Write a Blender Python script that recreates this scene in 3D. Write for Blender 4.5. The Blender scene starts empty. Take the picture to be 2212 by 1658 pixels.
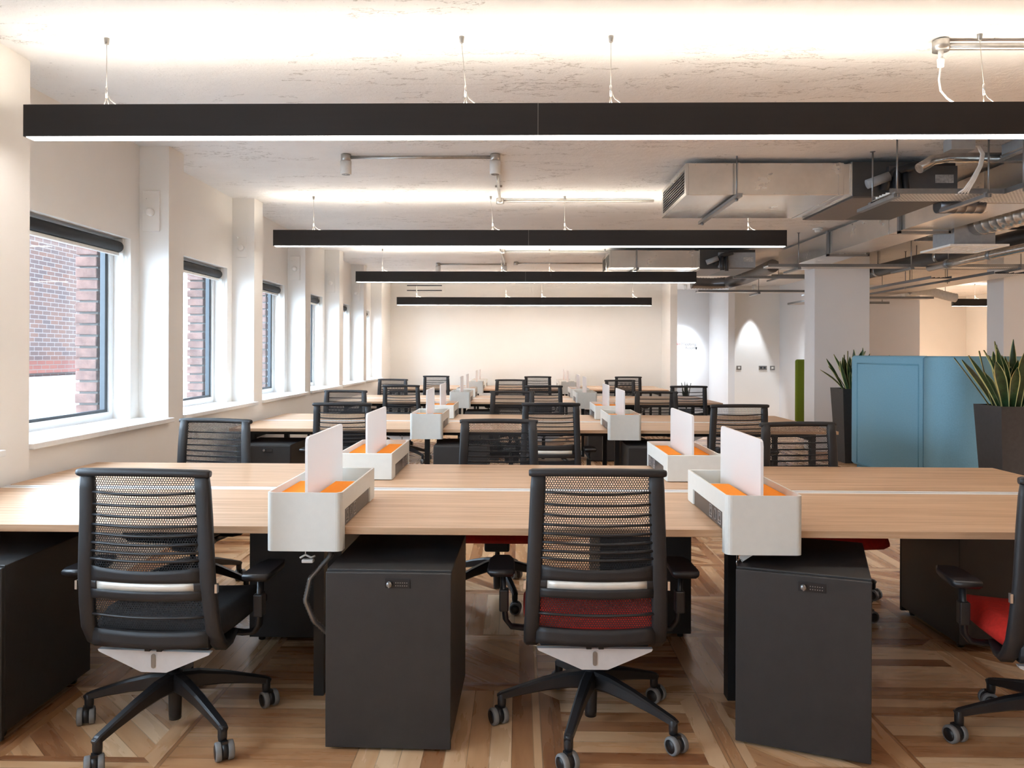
import bpy, bmesh, math, random
from mathutils import Vector, Matrix
random.seed(7)
PI = math.pi
SC = bpy.context.scene
COL = SC.collection
R = math.radians

# ------------------------------------------------------------------ camera
IMG_W, IMG_H, FPX = 2212.0, 1658.0, 1690.0
YAW, ROLL, CX, CY, EYE = 0.0200, 0.0035, 1088.2, 763.0, 1.3557
cd = bpy.data.cameras.new('camera'); cam = bpy.data.objects.new('camera', cd); COL.objects.link(cam)
cd.sensor_fit = 'HORIZONTAL'; cd.sensor_width = 36.0; cd.lens = FPX / IMG_W * 36.0
cd.shift_x = (IMG_W/2 - CX) / IMG_W
cd.shift_y = (CY - IMG_H/2) / IMG_W
cd.clip_start = 0.05; cd.clip_end = 200
fw = Vector((-math.sin(YAW), math.cos(YAW), 0)); rt = Vector((math.cos(YAW), math.sin(YAW), 0)); up = Vector((0, 0, 1))
r2 = rt*math.cos(ROLL) + up*math.sin(ROLL); u2 = -rt*math.sin(ROLL) + up*math.cos(ROLL)
m = Matrix((r2, u2, -fw)).transposed().to_4x4(); m.translation = (0, 0, EYE)
cam.matrix_world = m
SC.camera = cam

# ------------------------------------------------------------------ world, daylight, exposure
SC.view_settings.view_transform = 'Standard'
SC.view_settings.look = 'None'
SC.view_settings.gamma = 1
SC.view_settings.use_curve_mapping = False
SC.view_settings.exposure = 1.65
WORLD_STRENGTH = 6.0
BEAM_UP, BEAM_DOWN = 8.0, 7.5
wd = bpy.data.worlds.new('sky'); SC.world = wd; wd.use_nodes = True
bg = wd.node_tree.nodes['Background']; bg.inputs[0].default_value = (0.74, 0.87, 1.0, 1); bg.inputs[1].default_value = WORLD_STRENGTH

# ------------------------------------------------------------------ materials
class NT:
    def __init__(s, mat): s.t = mat.node_tree; s.n = s.t.nodes; s.l = s.t.links
    def new(s, k, **kw):
        n = s.n.new(k)
        for a, b in kw.items(): setattr(n, a, b)
        return n
    def put(s, sock, v):
        if isinstance(v, bpy.types.NodeSocket): s.l.new(v, sock)
        elif v is not None: sock.default_value = v
    def math(s, op, a, b=None, c=None, clamp=False):
        n = s.new('ShaderNodeMath', operation=op, use_clamp=clamp)
        s.put(n.inputs[0], a)
        if b is not None: s.put(n.inputs[1], b)
        if c is not None: s.put(n.inputs[2], c)
        return n.outputs[0]
    def mix(s, f, a, b):
        n = s.new('ShaderNodeMix', data_type='RGBA')
        s.put(n.inputs[0], f); s.put(n.inputs[6], a); s.put(n.inputs[7], b)
        return n.outputs[2]
    def mixf(s, f, a, b):
        n = s.new('ShaderNodeMix', data_type='FLOAT')
        s.put(n.inputs[0], f); s.put(n.inputs[2], a); s.put(n.inputs[3], b)
        return n.outputs[0]
    def xyz(s, kind='Object'):
        c = s.new('ShaderNodeTexCoord'); x = s.new('ShaderNodeSeparateXYZ'); s.l.new(c.outputs[kind], x.inputs[0])
        return x.outputs[0], x.outputs[1], x.outputs[2]
    def vec(s, x, y, z):
        n = s.new('ShaderNodeCombineXYZ'); s.put(n.inputs[0], x); s.put(n.inputs[1], y); s.put(n.inputs[2], z); return n.outputs[0]
    def noise(s, v, scale, detail=4, rough=.55):
        n = s.new('ShaderNodeTexNoise'); s.put(n.inputs['Vector'], v); n.inputs['Scale'].default_value = scale
        n.inputs['Detail'].default_value = detail; n.inputs['Roughness'].default_value = rough; return n.outputs['Fac']
    def ramp(s, f, stops):
        n = s.new('ShaderNodeValToRGB'); s.put(n.inputs[0], f); e = n.color_ramp.elements
        while len(e) < len(stops): e.new(.5)
        for i, (p, c) in enumerate(stops): e[i].position = p; e[i].color = (*c, 1) if len(c) == 3 else c
        return n.outputs[0]
    def bump(s, h, st=.3, dist=.01):
        n = s.new('ShaderNodeBump'); s.put(n.inputs['Height'], h); n.inputs['Strength'].default_value = st; n.inputs['Distance'].default_value = dist
        return n.outputs[0]

def base(name):
    mt = bpy.data.materials.new(name); mt.use_nodes = True
    return mt, NT(mt), mt.node_tree.nodes['Principled BSDF']

def mat(name, col, rough=.5, metal=0.0, var=.06, nscale=30, bump=0.0, bscale=200, spec=None, stretch=(1, 1, 1)):
    mt, t, b = base(name)
    c = t.new('ShaderNodeTexCoord'); mp = t.new('ShaderNodeMapping'); t.l.new(c.outputs['Object'], mp.inputs[0]); mp.inputs['Scale'].default_value = stretch
    n = t.noise(mp.outputs[0], nscale)
    lo = tuple(max(0, v*(1-var)) for v in col); hi = tuple(min(1, v*(1+var)) for v in col)
    t.put(b.inputs['Base Color'], t.ramp(n, [(.3, lo), (.7, hi)]))
    b.inputs['Roughness'].default_value = rough; b.inputs['Metallic'].default_value = metal
    if spec is not None: b.inputs['Specular IOR Level'].default_value = spec
    if bump: t.put(b.inputs['Normal'], t.bump(t.noise(mp.outputs[0], bscale, 3), bump, .003))
    return mt

def emis(name, col, st):
    mt, t, b = base(name)
    b.inputs['Base Color'].default_value = (.9, .9, .88, 1)
    b.inputs['Emission Color'].default_value = (*col, 1); b.inputs['Emission Strength'].default_value = st
    return mt

def plaster(name, col, stain=.0, bmp=.25, cracks=False):
    mt, t, b = base(name)
    x, y, z = t.xyz(); v = t.vec(x, y, z)
    c = t.ramp(t.noise(v, 1.3, 5, .6), [(.35, tuple(k*(1-stain) for k in col)), (.7, col)])
    h = t.math('ADD', t.math('MULTIPLY', t.noise(v, 7, 8, .65), .7), t.math('MULTIPLY', t.noise(v, 90, 3), .12))
    if cracks:
        # trowel marks and peeling cracks: thin lines where stretched noise crosses .5, only inside scattered patches
        vs = t.vec(t.math('MULTIPLY', x, .8), t.math('MULTIPLY', y, 2.6), z)
        n1 = t.noise(vs, 1.7, 7, .62)
        line = t.math('LESS_THAN', t.math('ABSOLUTE', t.math('SUBTRACT', n1, .5)), .005)
        patch = t.math('GREATER_THAN', t.noise(v, 1.1, 2), .50)
        crack = t.math('MULTIPLY', line, patch)
        pit = t.math('MULTIPLY', t.math('GREATER_THAN', t.noise(v, 60, 3, .7), .66), t.math('GREATER_THAN', t.noise(v, .9, 3), .52))
        f = t.math('MAXIMUM', t.math('MULTIPLY', crack, .55), t.math('MULTIPLY', pit, .35))
        c = t.mix(f, c, (.30, .27, .24, 1))
        h = t.math('SUBTRACT', h, t.math('MULTIPLY', f, .3))
    t.put(b.inputs['Base Color'], c)
    b.inputs['Roughness'].default_value = .85; b.inputs['Specular IOR Level'].default_value = .2
    t.put(b.inputs['Normal'], t.bump(h, bmp, .02))
    return mt

def floor_material():
    mt, t, b = base('parquet_tiles')
    x, y, z = t.xyz(); S = .628
    ux = t.math('DIVIDE', t.math('SUBTRACT', x, .082), S); vy = t.math('DIVIDE', t.math('SUBTRACT', y, 3.145), S)
    iu = t.math('FLOOR', ux); iv = t.math('FLOOR', vy)
    u = t.math('SUBTRACT', t.math('SUBTRACT', ux, iu), .5); v = t.math('SUBTRACT', t.math('SUBTRACT', vy, iv), .5)
    wn = t.new('ShaderNodeTexWhiteNoise', noise_dimensions='3D'); t.put(wn.inputs['Vector'], t.vec(iu, iv, 3.3)); tr = wn.outputs['Value']
    a = t.math('ABSOLUTE', u); c = t.math('ABSOLUTE', v); mx = t.math('MAXIMUM', a, c)
    # four tile patterns laid in turn: planks across, planks along, planks across in a mitred frame, planks on the diagonal
    kind = t.math('FLOORED_MODULO', t.math('ADD', iu, t.math('MULTIPLY', iv, 2.0)), 4.0)
    is_v = t.math('COMPARE', kind, 1.0, .1); is_f = t.math('COMPARE', kind, 2.0, .1); is_d = t.math('COMPARE', kind, 3.0, .1)
    ring = t.math('MULTIPLY', t.math('GREATER_THAN', mx, .375), t.math('MAXIMUM', is_f, is_d))
    edge_v = t.math('GREATER_THAN', a, c)                     # side strips run along y
    diag = t.math('MULTIPLY', t.math('ADD', u, v), .7071)
    inner = t.mixf(is_d, t.mixf(is_v, v, u), diag)
    cross = t.mixf(ring, inner, t.math('ADD', mx, t.math('MULTIPLY', t.math('SIGN', t.mixf(edge_v, v, u)), 2.0)))
    along_y = t.mixf(ring, is_v, edge_v)
    plank = t.math('FLOOR', t.math('MULTIPLY', t.math('ADD', cross, .5), 8.4))
    pf = t.math('FRACT', t.math('MULTIPLY', t.math('ADD', cross, .5), 8.4))
    w2 = t.new('ShaderNodeTexWhiteNoise', noise_dimensions='3D')
    t.put(w2.inputs['Vector'], t.vec(t.math('ADD', t.math('MULTIPLY', iu, 7.13), plank), t.math('MULTIPLY', iv, 3.77), t.math('ADD', along_y, t.math('MULTIPLY', t.math('MULTIPLY', edge_v, ring), 2))))
    pr = w2.outputs['Value']
    dsel = t.math('MULTIPLY', is_d, t.math('SUBTRACT', 1.0, ring))
    xr = t.math('MULTIPLY', t.math('SUBTRACT', x, y), .7071); yr = t.math('MULTIPLY', t.math('ADD', x, y), .7071)
    gx = t.mixf(along_y, t.math('MULTIPLY', x, 2.2), t.math('MULTIPLY', x, 16)); gy = t.mixf(along_y, t.math('MULTIPLY', y, 16), t.math('MULTIPLY', y, 2.2))
    gx = t.mixf(dsel, gx, t.math('MULTIPLY', xr, 2.2)); gy = t.mixf(dsel, gy, t.math('MULTIPLY', yr, 16))
    g = t.noise(t.vec(gx, gy, t.math('MULTIPLY', pr, 30)), 1.1, 4, .5)
    tone = t.math('ADD', t.math('MULTIPLY', pr, .62), t.math('MULTIPLY', g, .48))
    col = t.ramp(tone, [(.18, (.26, .10, .04)), (.40, (.46, .225, .10)), (.60, (.66, .38, .19)), (.88, (.84, .58, .35))])
    gap = t.math('MAXIMUM', t.math('LESS_THAN', pf, .035), t.math('GREATER_THAN', mx, .4965))
    col = t.mix(t.math('MULTIPLY', gap, .4), col, (.06, .03, .015, 1))
    t.put(b.inputs['Base Color'], col)
    t.put(b.inputs['Roughness'], t.math('ADD', .2, t.math('MULTIPLY', g, .16)))
    t.put(b.inputs['Normal'], t.bump(t.math('SUBTRACT', t.math('MULTIPLY', g, .4), gap), .12, .002))
    return mt

def desk_material():
    mt, t, b = base('light_oak_laminate')
    x, y, z = t.xyz()
    v = t.vec(t.math('MULTIPLY', x, .9), t.math('MULTIPLY', y, 17), t.math('MULTIPLY', z, 17))
    g = t.noise(v, 1.6, 7, .62)
    v2 = t.vec(t.math('MULTIPLY', x, 2.0), t.math('MULTIPLY', y, 60), t.math('MULTIPLY', z, 60))
    g2 = t.noise(v2, 1.5, 4)
    f = t.math('ADD', t.math('MULTIPLY', g, .8), t.math('MULTIPLY', g2, .25))
    t.put(b.inputs['Base Color'], t.ramp(f, [(.30, (.30, .165, .085)), (.44, (.50, .31, .18)), (.60, (.62, .41, .26)), (.8, (.68, .48, .32))]))
    b.inputs['Roughness'].default_value = .42
    return mt

def knit_material(name, col, s=.0086, r=.37):
    mt, t, b = base(name)
    x, y, z = t.xyz()
    px = t.math('DIVIDE', x, s); pz = t.math('DIVIDE', z, s*1.732)
    def cell(off):
        a = t.math('SUBTRACT', t.math('FRACT', t.math('ADD', px, off)), .5)
        c = t.math('MULTIPLY', t.math('SUBTRACT', t.math('FRACT', t.math('ADD', pz, off)), .5), 1.732)
        return t.math('SQRT', t.math('ADD', t.math('MULTIPLY', a, a), t.math('MULTIPLY', c, c)))
    d = t.math('MINIMUM', cell(50), cell(50.5))
    hole = t.math('LESS_THAN', d, r)
    b.inputs['Base Color'].default_value = (*col, 1); b.inputs['Roughness'].default_value = .8
    tr = t.new('ShaderNodeBsdfTransparent'); mx = t.new('ShaderNodeMixShader')
    t.put(mx.inputs[0], hole); t.l.new(b.outputs[0], mx.inputs[1]); t.l.new(tr.outputs[0], mx.inputs[2])
    t.l.new(mx.outputs[0], t.n['Material Output'].inputs[0])
    return mt

def brick_material(name, c1, c2, mortar, axis='y', scale=1.0):
    mt, t, b = base(name)
    x, y, z = t.xyz(); h = y if axis == 'y' else x
    n = t.new('ShaderNodeTexBrick'); t.put(n.inputs['Vector'], t.vec(h, z, 0))
    n.inputs['Color1'].default_value = (*c1, 1); n.inputs['Color2'].default_value = (*c2, 1); n.inputs['Mortar'].default_value = (*mortar, 1)
    n.inputs['Scale'].default_value = scale; n.inputs['Brick Width'].default_value = .26; n.inputs['Row Height'].default_value = .088
    n.inputs['Mortar Size'].default_value = .008
    t.put(b.inputs['Base Color'], n.outputs[0]); b.inputs['Roughness'].default_value = .9
    return mt

def frosted_material():
    mt, t, b = base('frosted_acrylic')
    b.inputs['Base Color'].default_value = (.86, .84, .83, 1); b.inputs['Roughness'].default_value = .35
    tl = t.new('ShaderNodeBsdfTranslucent'); tl.inputs[0].default_value = (.92, .88, .86, 1)
    mx = t.new('ShaderNodeMixShader'); x, y, z = t.xyz()
    t.put(mx.inputs[0], t.math('ADD', .38, t.math('MULTIPLY', t.noise(t.vec(x, y, z), 40, 2), .04)))
    t.l.new(b.outputs[0], mx.inputs[1]); t.l.new(tl.outputs[0], mx.inputs[2]); t.l.new(mx.outputs[0], t.n['Material Output'].inputs[0])
    return mt

def glass_material():
    mt, t, b = base('window_glass')
    tr = t.new('ShaderNodeBsdfTransparent'); tr.inputs[0].default_value = (.93, .97, 1, 1)
    gl = t.new('ShaderNodeBsdfGlossy'); gl.inputs['Roughness'].default_value = .02
    lw = t.new('ShaderNodeLayerWeight'); lw.inputs[0].default_value = .5
    fac = t.math('ADD', .02, t.math('MULTIPLY', t.math('POWER', lw.outputs['Facing'], 4), .25))
    mx = t.new('ShaderNodeMixShader'); t.l.new(fac, mx.inputs[0]); t.l.new(tr.outputs[0], mx.inputs[1]); t.l.new(gl.outputs[0], mx.inputs[2])
    t.l.new(mx.outputs[0], t.n['Material Output'].inputs[0])
    return mt

def galvanised(name, col=(.76, .75, .72), rough=.30, spiral=None):
    mt, t, b = base(name)
    x, y, z = t.xyz(); v = t.vec(x, y, z)
    vo = t.new('ShaderNodeTexVoronoi'); t.put(vo.inputs['Vector'], v); vo.inputs['Scale'].default_value = 38
    f = t.math('ADD', t.math('MULTIPLY', vo.outputs['Color'], .12), t.math('MULTIPLY', t.noise(v, 3, 4), .88))
    t.put(b.inputs['Base Color'], t.ramp(f, [(.3, tuple(k*.8 for k in col)), (.7, col)]))
    b.inputs['Metallic'].default_value = .85; t.put(b.inputs['Roughness'], t.math('ADD', rough-.12, t.math('MULTIPLY', f, .14)))
    return mt

M = {}
M['wall'] = plaster('warm_white_paint', (.86, .835, .80), .03, .06)
M['wall_grey'] = plaster('pale_grey_paint', (.76, .77, .79), .03, .05)
M['ceiling'] = plaster('painted_rough_concrete', (.84, .825, .81), .10, .7, cracks=True)
M['floor'] = floor_material()
M['desk'] = desk_material()
M['alu'] = mat('brushed_aluminium', (.78, .79, .80), .45, .3, .05, 60, stretch=(.2, 8, 1))
M['white_frame'] = mat('white_window_frame', (.80, .82, .84), .35, 0, .02)
M['sill'] = mat('white_sill', (.82, .82, .81), .4, 0, .03)
M['dark_frame'] = mat('dark_gasket', (.03, .04, .05), .4)
M['blind'] = mat('black_blind_fabric', (.006, .007, .009), .6)
M['glass'] = glass_material()
M['black'] = mat('black_plastic', (.012, .012, .014), .36, 0, .12, 20, .15, 500)
M['black_soft'] = mat('black_soft_plastic', (.017, .017, .019), .48, 0, .12, 20, .2, 600)
M['rod'] = mat('black_bow_plastic', (.016, .016, .018), .35)
M['plate_white'] = mat('silver_painted_metal', (.62, .62, .63), .38, .25, .04)
M['slot'] = mat('pale_slot_reflection', (.80, .78, .72), .3, .2, .03)  # pale colour stands in for the bright reflection in the chair slot
M['chrome'] = mat('chrome', (.8, .8, .8), .15, .9, .03)
M['knit'] = knit_material('black_knit', (.018, .018, .02))
M['seat_black'] = mat('black_seat_fabric', (.015, .015, .017), .9, 0, .2, 60, .4, 700)
M['seat_red'] = mat('red_seat_fabric', (.62, .022, .012), .85, 0, .12, 60, .4, 700)
M['tyre'] = mat('grey_caster_tyre', (.20, .20, .20), .55, 0, .15)
M['powder'] = mat('black_powder_coated_steel', (.023, .022, .022), .42, 0, .12, 12, .35, 400)
M['powder_dark'] = mat('black_steel_frame', (.012, .012, .013), .45)
M['org'] = mat('off_white_lacquered_metal', (.70, .70, .66), .4, 0, .02)
M['orange'] = mat('orange_felt', (1.0, .29, .0), .85, 0, .05, 80, .2, 900)
M['socket'] = mat('dark_bronze_socket_panel', (.05, .043, .042), .35)
M['socket_ring'] = mat('pale_socket_trim', (.42, .38, .36), .4)
M['frost'] = frosted_material()
M['beam'] = mat('black_anodised_aluminium', (.017, .014, .014), .45, .2, .1, 8, stretch=(.3, 4, 4))
M['glow_up'] = emis('lamp_diffuser_up', (1, .90, .76), BEAM_UP)
M['glow_down'] = emis('lamp_diffuser_down', (1, .95, .90), BEAM_DOWN)
M['glow_up_far'] = emis('end_lamp_diffuser_up', (1, .90, .76), BEAM_UP*1.9)
M['glow_down_far'] = emis('end_lamp_diffuser_down', (1, .93, .86), BEAM_DOWN*1.9)
M['wire'] = mat('steel_wire', (.45, .42, .38), .35, .7)
M['white_plastic'] = mat('white_plastic', (.8, .79, .76), .45)
M['conduit'] = mat('galvanised_conduit', (.46, .44, .41), .3, .8, .1)
M['galv'] = galvanised('galvanised_sheet')
M['galv_dark'] = galvanised('dull_galvanised_sheet', (.20, .20, .21), .36)
M['unit_dark'] = mat('dark_grey_casing', (.055, .052, .05), .5)
M['unit_brown'] = mat('brown_grey_panel', (.16, .135, .12), .5)
M['unit_grey'] = mat('mid_grey_box', (.30, .31, .32), .5)
M['label_plate'] = mat('grey_rating_label', (.42, .40, .38), .5, var=.3, nscale=60)
M['insul'] = mat('black_pipe_insulation', (.02, .021, .024), .4, 0, .2, 8)
M['foil'] = mat('silver_foil_lagging', (.55, .52, .48), .25, .85, .15, 25, .6, 40)
M['strut'] = mat('zinc_strut', (.26, .27, .28), .35, .7)
M['blue'] = mat('sky_blue_felt', (.20, .41, .54), .95, 0, .06, 90, .5, 500)
M['blue_edge'] = mat('deeper_blue_piping', (.14, .33, .45), .95, 0, .06, 90, .4, 500)
M['green'] = mat('olive_green_felt', (.15, .20, .012), .95, 0, .15, 120, .5, 500)
M['planter'] = mat('matt_black_planter', (.028, .027, .028), .6, 0, .15, 30, .35, 250)
M['soil'] = mat('soil', (.03, .02, .012), .95, 0, .4, 60, .8, 80)
M['leaf'] = mat('snake_plant_green', (.022, .055, .018), .4, 0, .55, 22, stretch=(1, 1, .8))
M['leaf_edge'] = mat('snake_plant_cream_margin', (.62, .60, .26), .45)
M['text'] = mat('grey_vinyl_lettering', (.16, .16, .17), .6)
M['red'] = mat('red_vinyl', (.55, .02, .015), .6)
M['steel'] = mat('brushed_steel_plate', (.30, .29, .28), .35, .7)
M['brick'] = brick_material('red_brown_brick_wall', (.20, .115, .09), (.13, .10, .10), (.30, .28, .27), 'y')
M['brick_unit'] = mat('rough_red_brick', (.15, .085, .07), .95, 0, .35, 14, .9, 90)
M['mortar'] = mat('mortar', (.16, .15, .14), .95)
M['coping'] = brick_material('red_brick_coping', (.26, .09, .065), (.22, .08, .065), (.2, .17, .15), 'y')
M['render'] = mat('white_render', (.6, .63, .66), .8)
M['asphalt'] = mat('pavement', (.25, .25, .25), .9)

def perf_material():
    mt, t, b = base('perforated_tray')
    x, y, z = t.xyz()
    a = t.math('SUBTRACT', t.math('FRACT', t.math('DIVIDE', x, .025)), .5); c = t.math('SUBTRACT', t.math('FRACT', t.math('DIVIDE', y, .035)), .5)
    d = t.math('SQRT', t.math('ADD', t.math('MULTIPLY', a, a), t.math('MULTIPLY', c, c)))
    h = t.math('LESS_THAN', d, .22)
    t.put(b.inputs['Base Color'], t.mix(h, (.58, .57, .55, 1), (.03, .03, .03, 1)))
    b.inputs['Metallic'].default_value = .4; b.inputs['Roughness'].default_value = .4
    return mt
M['perf'] = perf_material()

# ------------------------------------------------------------------ mesh helpers
def BM(): return bmesh.new()
def add_box(bm, x0, x1, y0, y1, z0, z1, mi=0, rot=None, bev=0):
    vs = [bm.verts.new((x, y, z)) for z in (z0, z1) for y in (y0, y1) for x in (x0, x1)]
    fs = [bm.faces.new([vs[i] for i in q]) for q in ((0, 2, 3, 1), (4, 5, 7, 6), (0, 1, 5, 4), (2, 6, 7, 3), (0, 4, 6, 2), (1, 3, 7, 5))]
    for f in fs: f.material_index = mi
    if rot is not None:
        bmesh.ops.transform(bm, matrix=rot, verts=vs)
    if bev:
        es = list({e for f in fs for e in f.edges})
        r = bmesh.ops.bevel(bm, geom=es, offset=bev, segments=2, affect='EDGES', profile=.5)
        for f in r['faces']: f.material_index = mi
    return vs
def box(x0, x1, y0, y1, z0, z1, bev=0, rot=None):
    bm = BM(); add_box(bm, x0, x1, y0, y1, z0, z1, 0, rot, bev); return bm
def frames(pts):
    pts = [Vector(p) for p in pts]; out = []
    n = len(pts); ref = None
    for i, p in enumerate(pts):
        t = (pts[min(i+1, n-1)] - pts[max(i-1, 0)]).normalized()
        if ref is None:
            ref = Vector((0, 0, 1)) if abs(t.z) < .9 else Vector((1, 0, 0))
        a = t.cross(ref).normalized(); b2 = a.cross(t).normalized(); ref = b2
        out.append((p, a, b2))
    return out
def add_sweep(bm, pts, prof, scales=None, mi=0, smooth=True, closed=False):
    """sweep a closed profile (list of (u, v)) along pts; u is sideways, v is up"""
    fr = frames(pts); rings = []
    for i, (p, a, b2) in enumerate(fr):
        s = scales[i] if scales else 1
        su, sv = (s if isinstance(s, tuple) else (s, s))
        rings.append([bm.verts.new(p + a*(u*su) + b2*(v*sv)) for u, v in prof])
    k = len(prof)
    for i in range(len(rings)-1):
        for j in range(k):
            f = bm.faces.new((rings[i][j], rings[i][(j+1) % k], rings[i+1][(j+1) % k], rings[i+1][j])); f.smooth = smooth; f.material_index = mi
    for rg, flip in ((rings[0], True), (rings[-1], False)):
        f = bm.faces.new(rg[::-1] if flip else rg); f.material_index = mi
    return rings
def circ(r, n=10): return [(r*math.cos(2*PI*i/n), r*math.sin(2*PI*i/n)) for i in range(n)]
def rect(w, h, c=.0):
    w /= 2; h /= 2
    if c <= 0: return [(-w, -h), (w, -h), (w, h), (-w, h)]
    return [(-w+c, -h), (w-c, -h), (w, -h+c), (w, h-c), (w-c, h), (-w+c, h), (-w, h-c), (-w, -h+c)]
def add_tube(bm, pts, r, n=10, mi=0): return add_sweep(bm, pts, circ(r, n), None, mi)
def tube(pts, r, n=10): bm = BM(); add_tube(bm, pts, r, n); return bm
def add_lathe(bm, prof, c=(0, 0, 0), n=20, axis='z', mi=0):
    rings = []
    for r, h in prof:
        ring = []
        for i in range(n):
            a = 2*PI*i/n; p = (r*math.cos(a), r*math.sin(a), h)
            if axis == 'x': p = (h, p[0], p[1])
            if axis == 'y': p = (p[0], h, p[1])
            ring.append(bm.verts.new((p[0]+c[0], p[1]+c[1], p[2]+c[2])))
        rings.append(ring)
    for i in range(len(rings)-1):
        for j in range(n):
            f = bm.faces.new((rings[i][j], rings[i][(j+1) % n], rings[i+1][(j+1) % n], rings[i+1][j])); f.smooth = True; f.material_index = mi
    bm.faces.new(rings[0][::-1]).material_index = mi; bm.faces.new(rings[-1]).material_index = mi
def add_prism(bm, poly, axis, a, b, mi=0):
    """poly in the plane normal to axis, extruded from a to b"""
    def P(u, v, w): return {'x': (w, u, v), 'y': (u, w, v), 'z': (u, v, w)}[axis]
    r0 = [bm.verts.new(P(u, v, a)) for u, v in poly]; r1 = [bm.verts.new(P(u, v, b)) for u, v in poly]; k = len(poly)
    for j in range(k): bm.faces.new((r0[j], r0[(j+1) % k], r1[(j+1) % k], r1[j])).material_index = mi
    bm.faces.new(r0[::-1]).material_index = mi; bm.faces.new(r1).material_index = mi
def add_sheet(bm, fn, nu, nv, th=0.0, mi=0, smooth=True):
    """grid surface fn(u, v) -> point; with thickness th towards +y"""
    g = [[bm.verts.new(fn(i/nu, j/nv)) for i in range(nu+1)] for j in range(nv+1)]
    for j in range(nv):
        for i in range(nu):
            f = bm.faces.new((g[j][i], g[j][i+1], g[j+1][i+1], g[j+1][i])); f.smooth = smooth; f.material_index = mi
    if th:
        h = [[bm.verts.new(v.co + Vector((0, th, 0))) for v in row] for row in g]
        for j in range(nv):
            for i in range(nu):
                f = bm.faces.new((h[j][i], h[j+1][i], h[j+1][i+1], h[j][i+1])); f.smooth = smooth; f.material_index = mi
        bd = [(0, i) for i in range(nu)] + [(j, nu) for j in range(nv)] + [(nv, i) for i in range(nu, 0, -1)] + [(j, 0) for j in range(nv, 0, -1)]
        for k in range(len(bd)):
            a, b2 = bd[k], bd[(k+1) % len(bd)]
            f = bm.faces.new((g[a[0]][a[1]], h[a[0]][a[1]], h[b2[0]][b2[1]], g[b2[0]][b2[1]])); f.material_index = mi
def obj(name, bm, m_, parent=None, label=None):
    bmesh.ops.recalc_face_normals(bm, faces=bm.faces)
    me = bpy.data.meshes.new(name); bm.to_mesh(me); bm.free()
    for k in (m_ if isinstance(m_, (list, tuple)) else [m_]): me.materials.append(k)
    o = bpy.data.objects.new(name, me); COL.objects.link(o)
    if parent is not None: o.parent = parent
    if label: o['label'] = label
    return o
def tag(o, label, cat, group=None, kind=None):
    o['label'] = label; o['category'] = cat
    if group: o['group'] = group
    if kind: o['kind'] = kind
    return o
def thing(name, label, cat, loc=(0, 0, 0), rz=0, group=None):
    o = bpy.data.objects.new(name, None); COL.objects.link(o); o.location = loc; o.rotation_euler = (0, 0, rz); o.empty_display_size = .1
    return tag(o, label, cat, group)
def struct(name, bm, m_, parent=None):
    o = obj(name, bm, m_, parent)
    if parent is None: o['kind'] = 'structure'
    return o
def children(o): return [c for c in bpy.data.objects if c.parent == o]
CH = {}
def dup(root, loc, rz, label, group=None):
    if root not in CH: CH[root] = [(c, children(c)) for c in children(root)]
    r = root.copy(); COL.objects.link(r); r.location = loc; r.rotation_euler = (0, 0, rz); r['label'] = label
    if group: r['group'] = group
    for ch, gs in CH[root]:
        c = ch.copy(); COL.objects.link(c); c.parent = r
        for g in gs:
            d = g.copy(); COL.objects.link(d); d.parent = c
    return r

# ------------------------------------------------------------------ room shell
ZC = 2.796
XL0 = -2.43
def xw(y): return XL0 - .013*(y-3.8)      # face of the window wall piers
YB, YF, XR = -3.0, 15.6, 11.0
struct('floor', box(-3.2, XR+.2, YB-.2, 20.2, -.1, 0), M['floor'])
struct('ceiling', box(-3.2, XR+.2, YB-.2, 20.2, ZC, ZC+.2), M['ceiling'])
struct('wall_back', box(-3.2, XR+.2, YB-.2, YB, 0, ZC), M['wall'])
struct('wall_right', box(XR, XR+.2, YB, 20.2, 0, ZC), M['wall'])

# window wall: piers, spandrels, bulkheads, sills and windows, bay by bay
PIT = 1.83
piers = [(-3.0, -1.66)] + [(-1.9+PIT*k, -1.66+PIT*k) for k in range(1, 9)] + [(14.9, 15.6)]
piers = []
for k in range(-3, 7): piers.append((3.59+PIT*k, 3.83+PIT*k))
piers[0] = (YB, piers[0][1]); piers[-1] = (14.57, YF)
SILL, HEAD, RC, WD = .90, 2.13, .22, .12
bm = BM()
for (a, b_) in piers:
    x = xw((a+b_)/2); add_box(bm, x-.42, x, a, b_, 0, ZC)
for k in range(len(piers)-1):
    a, b_ = piers[k][1], piers[k+1][0]; x = xw((a+b_)/2)
    add_box(bm, x-.42, x-.002, a, b_, 0, SILL-.03)                   # spandrel under the sill
    add_box(bm, x-.42, x-RC, a, b_, HEAD, ZC)                        # bulkhead over the window
    add_box(bm, x-.42, x-RC, a, a+.12, SILL-.03, HEAD)               # nibs either side
    add_box(bm, x-.42, x-RC, b_-.12, b_, SILL-.03, HEAD)
struct('wall_left', bm, M['wall'])
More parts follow.
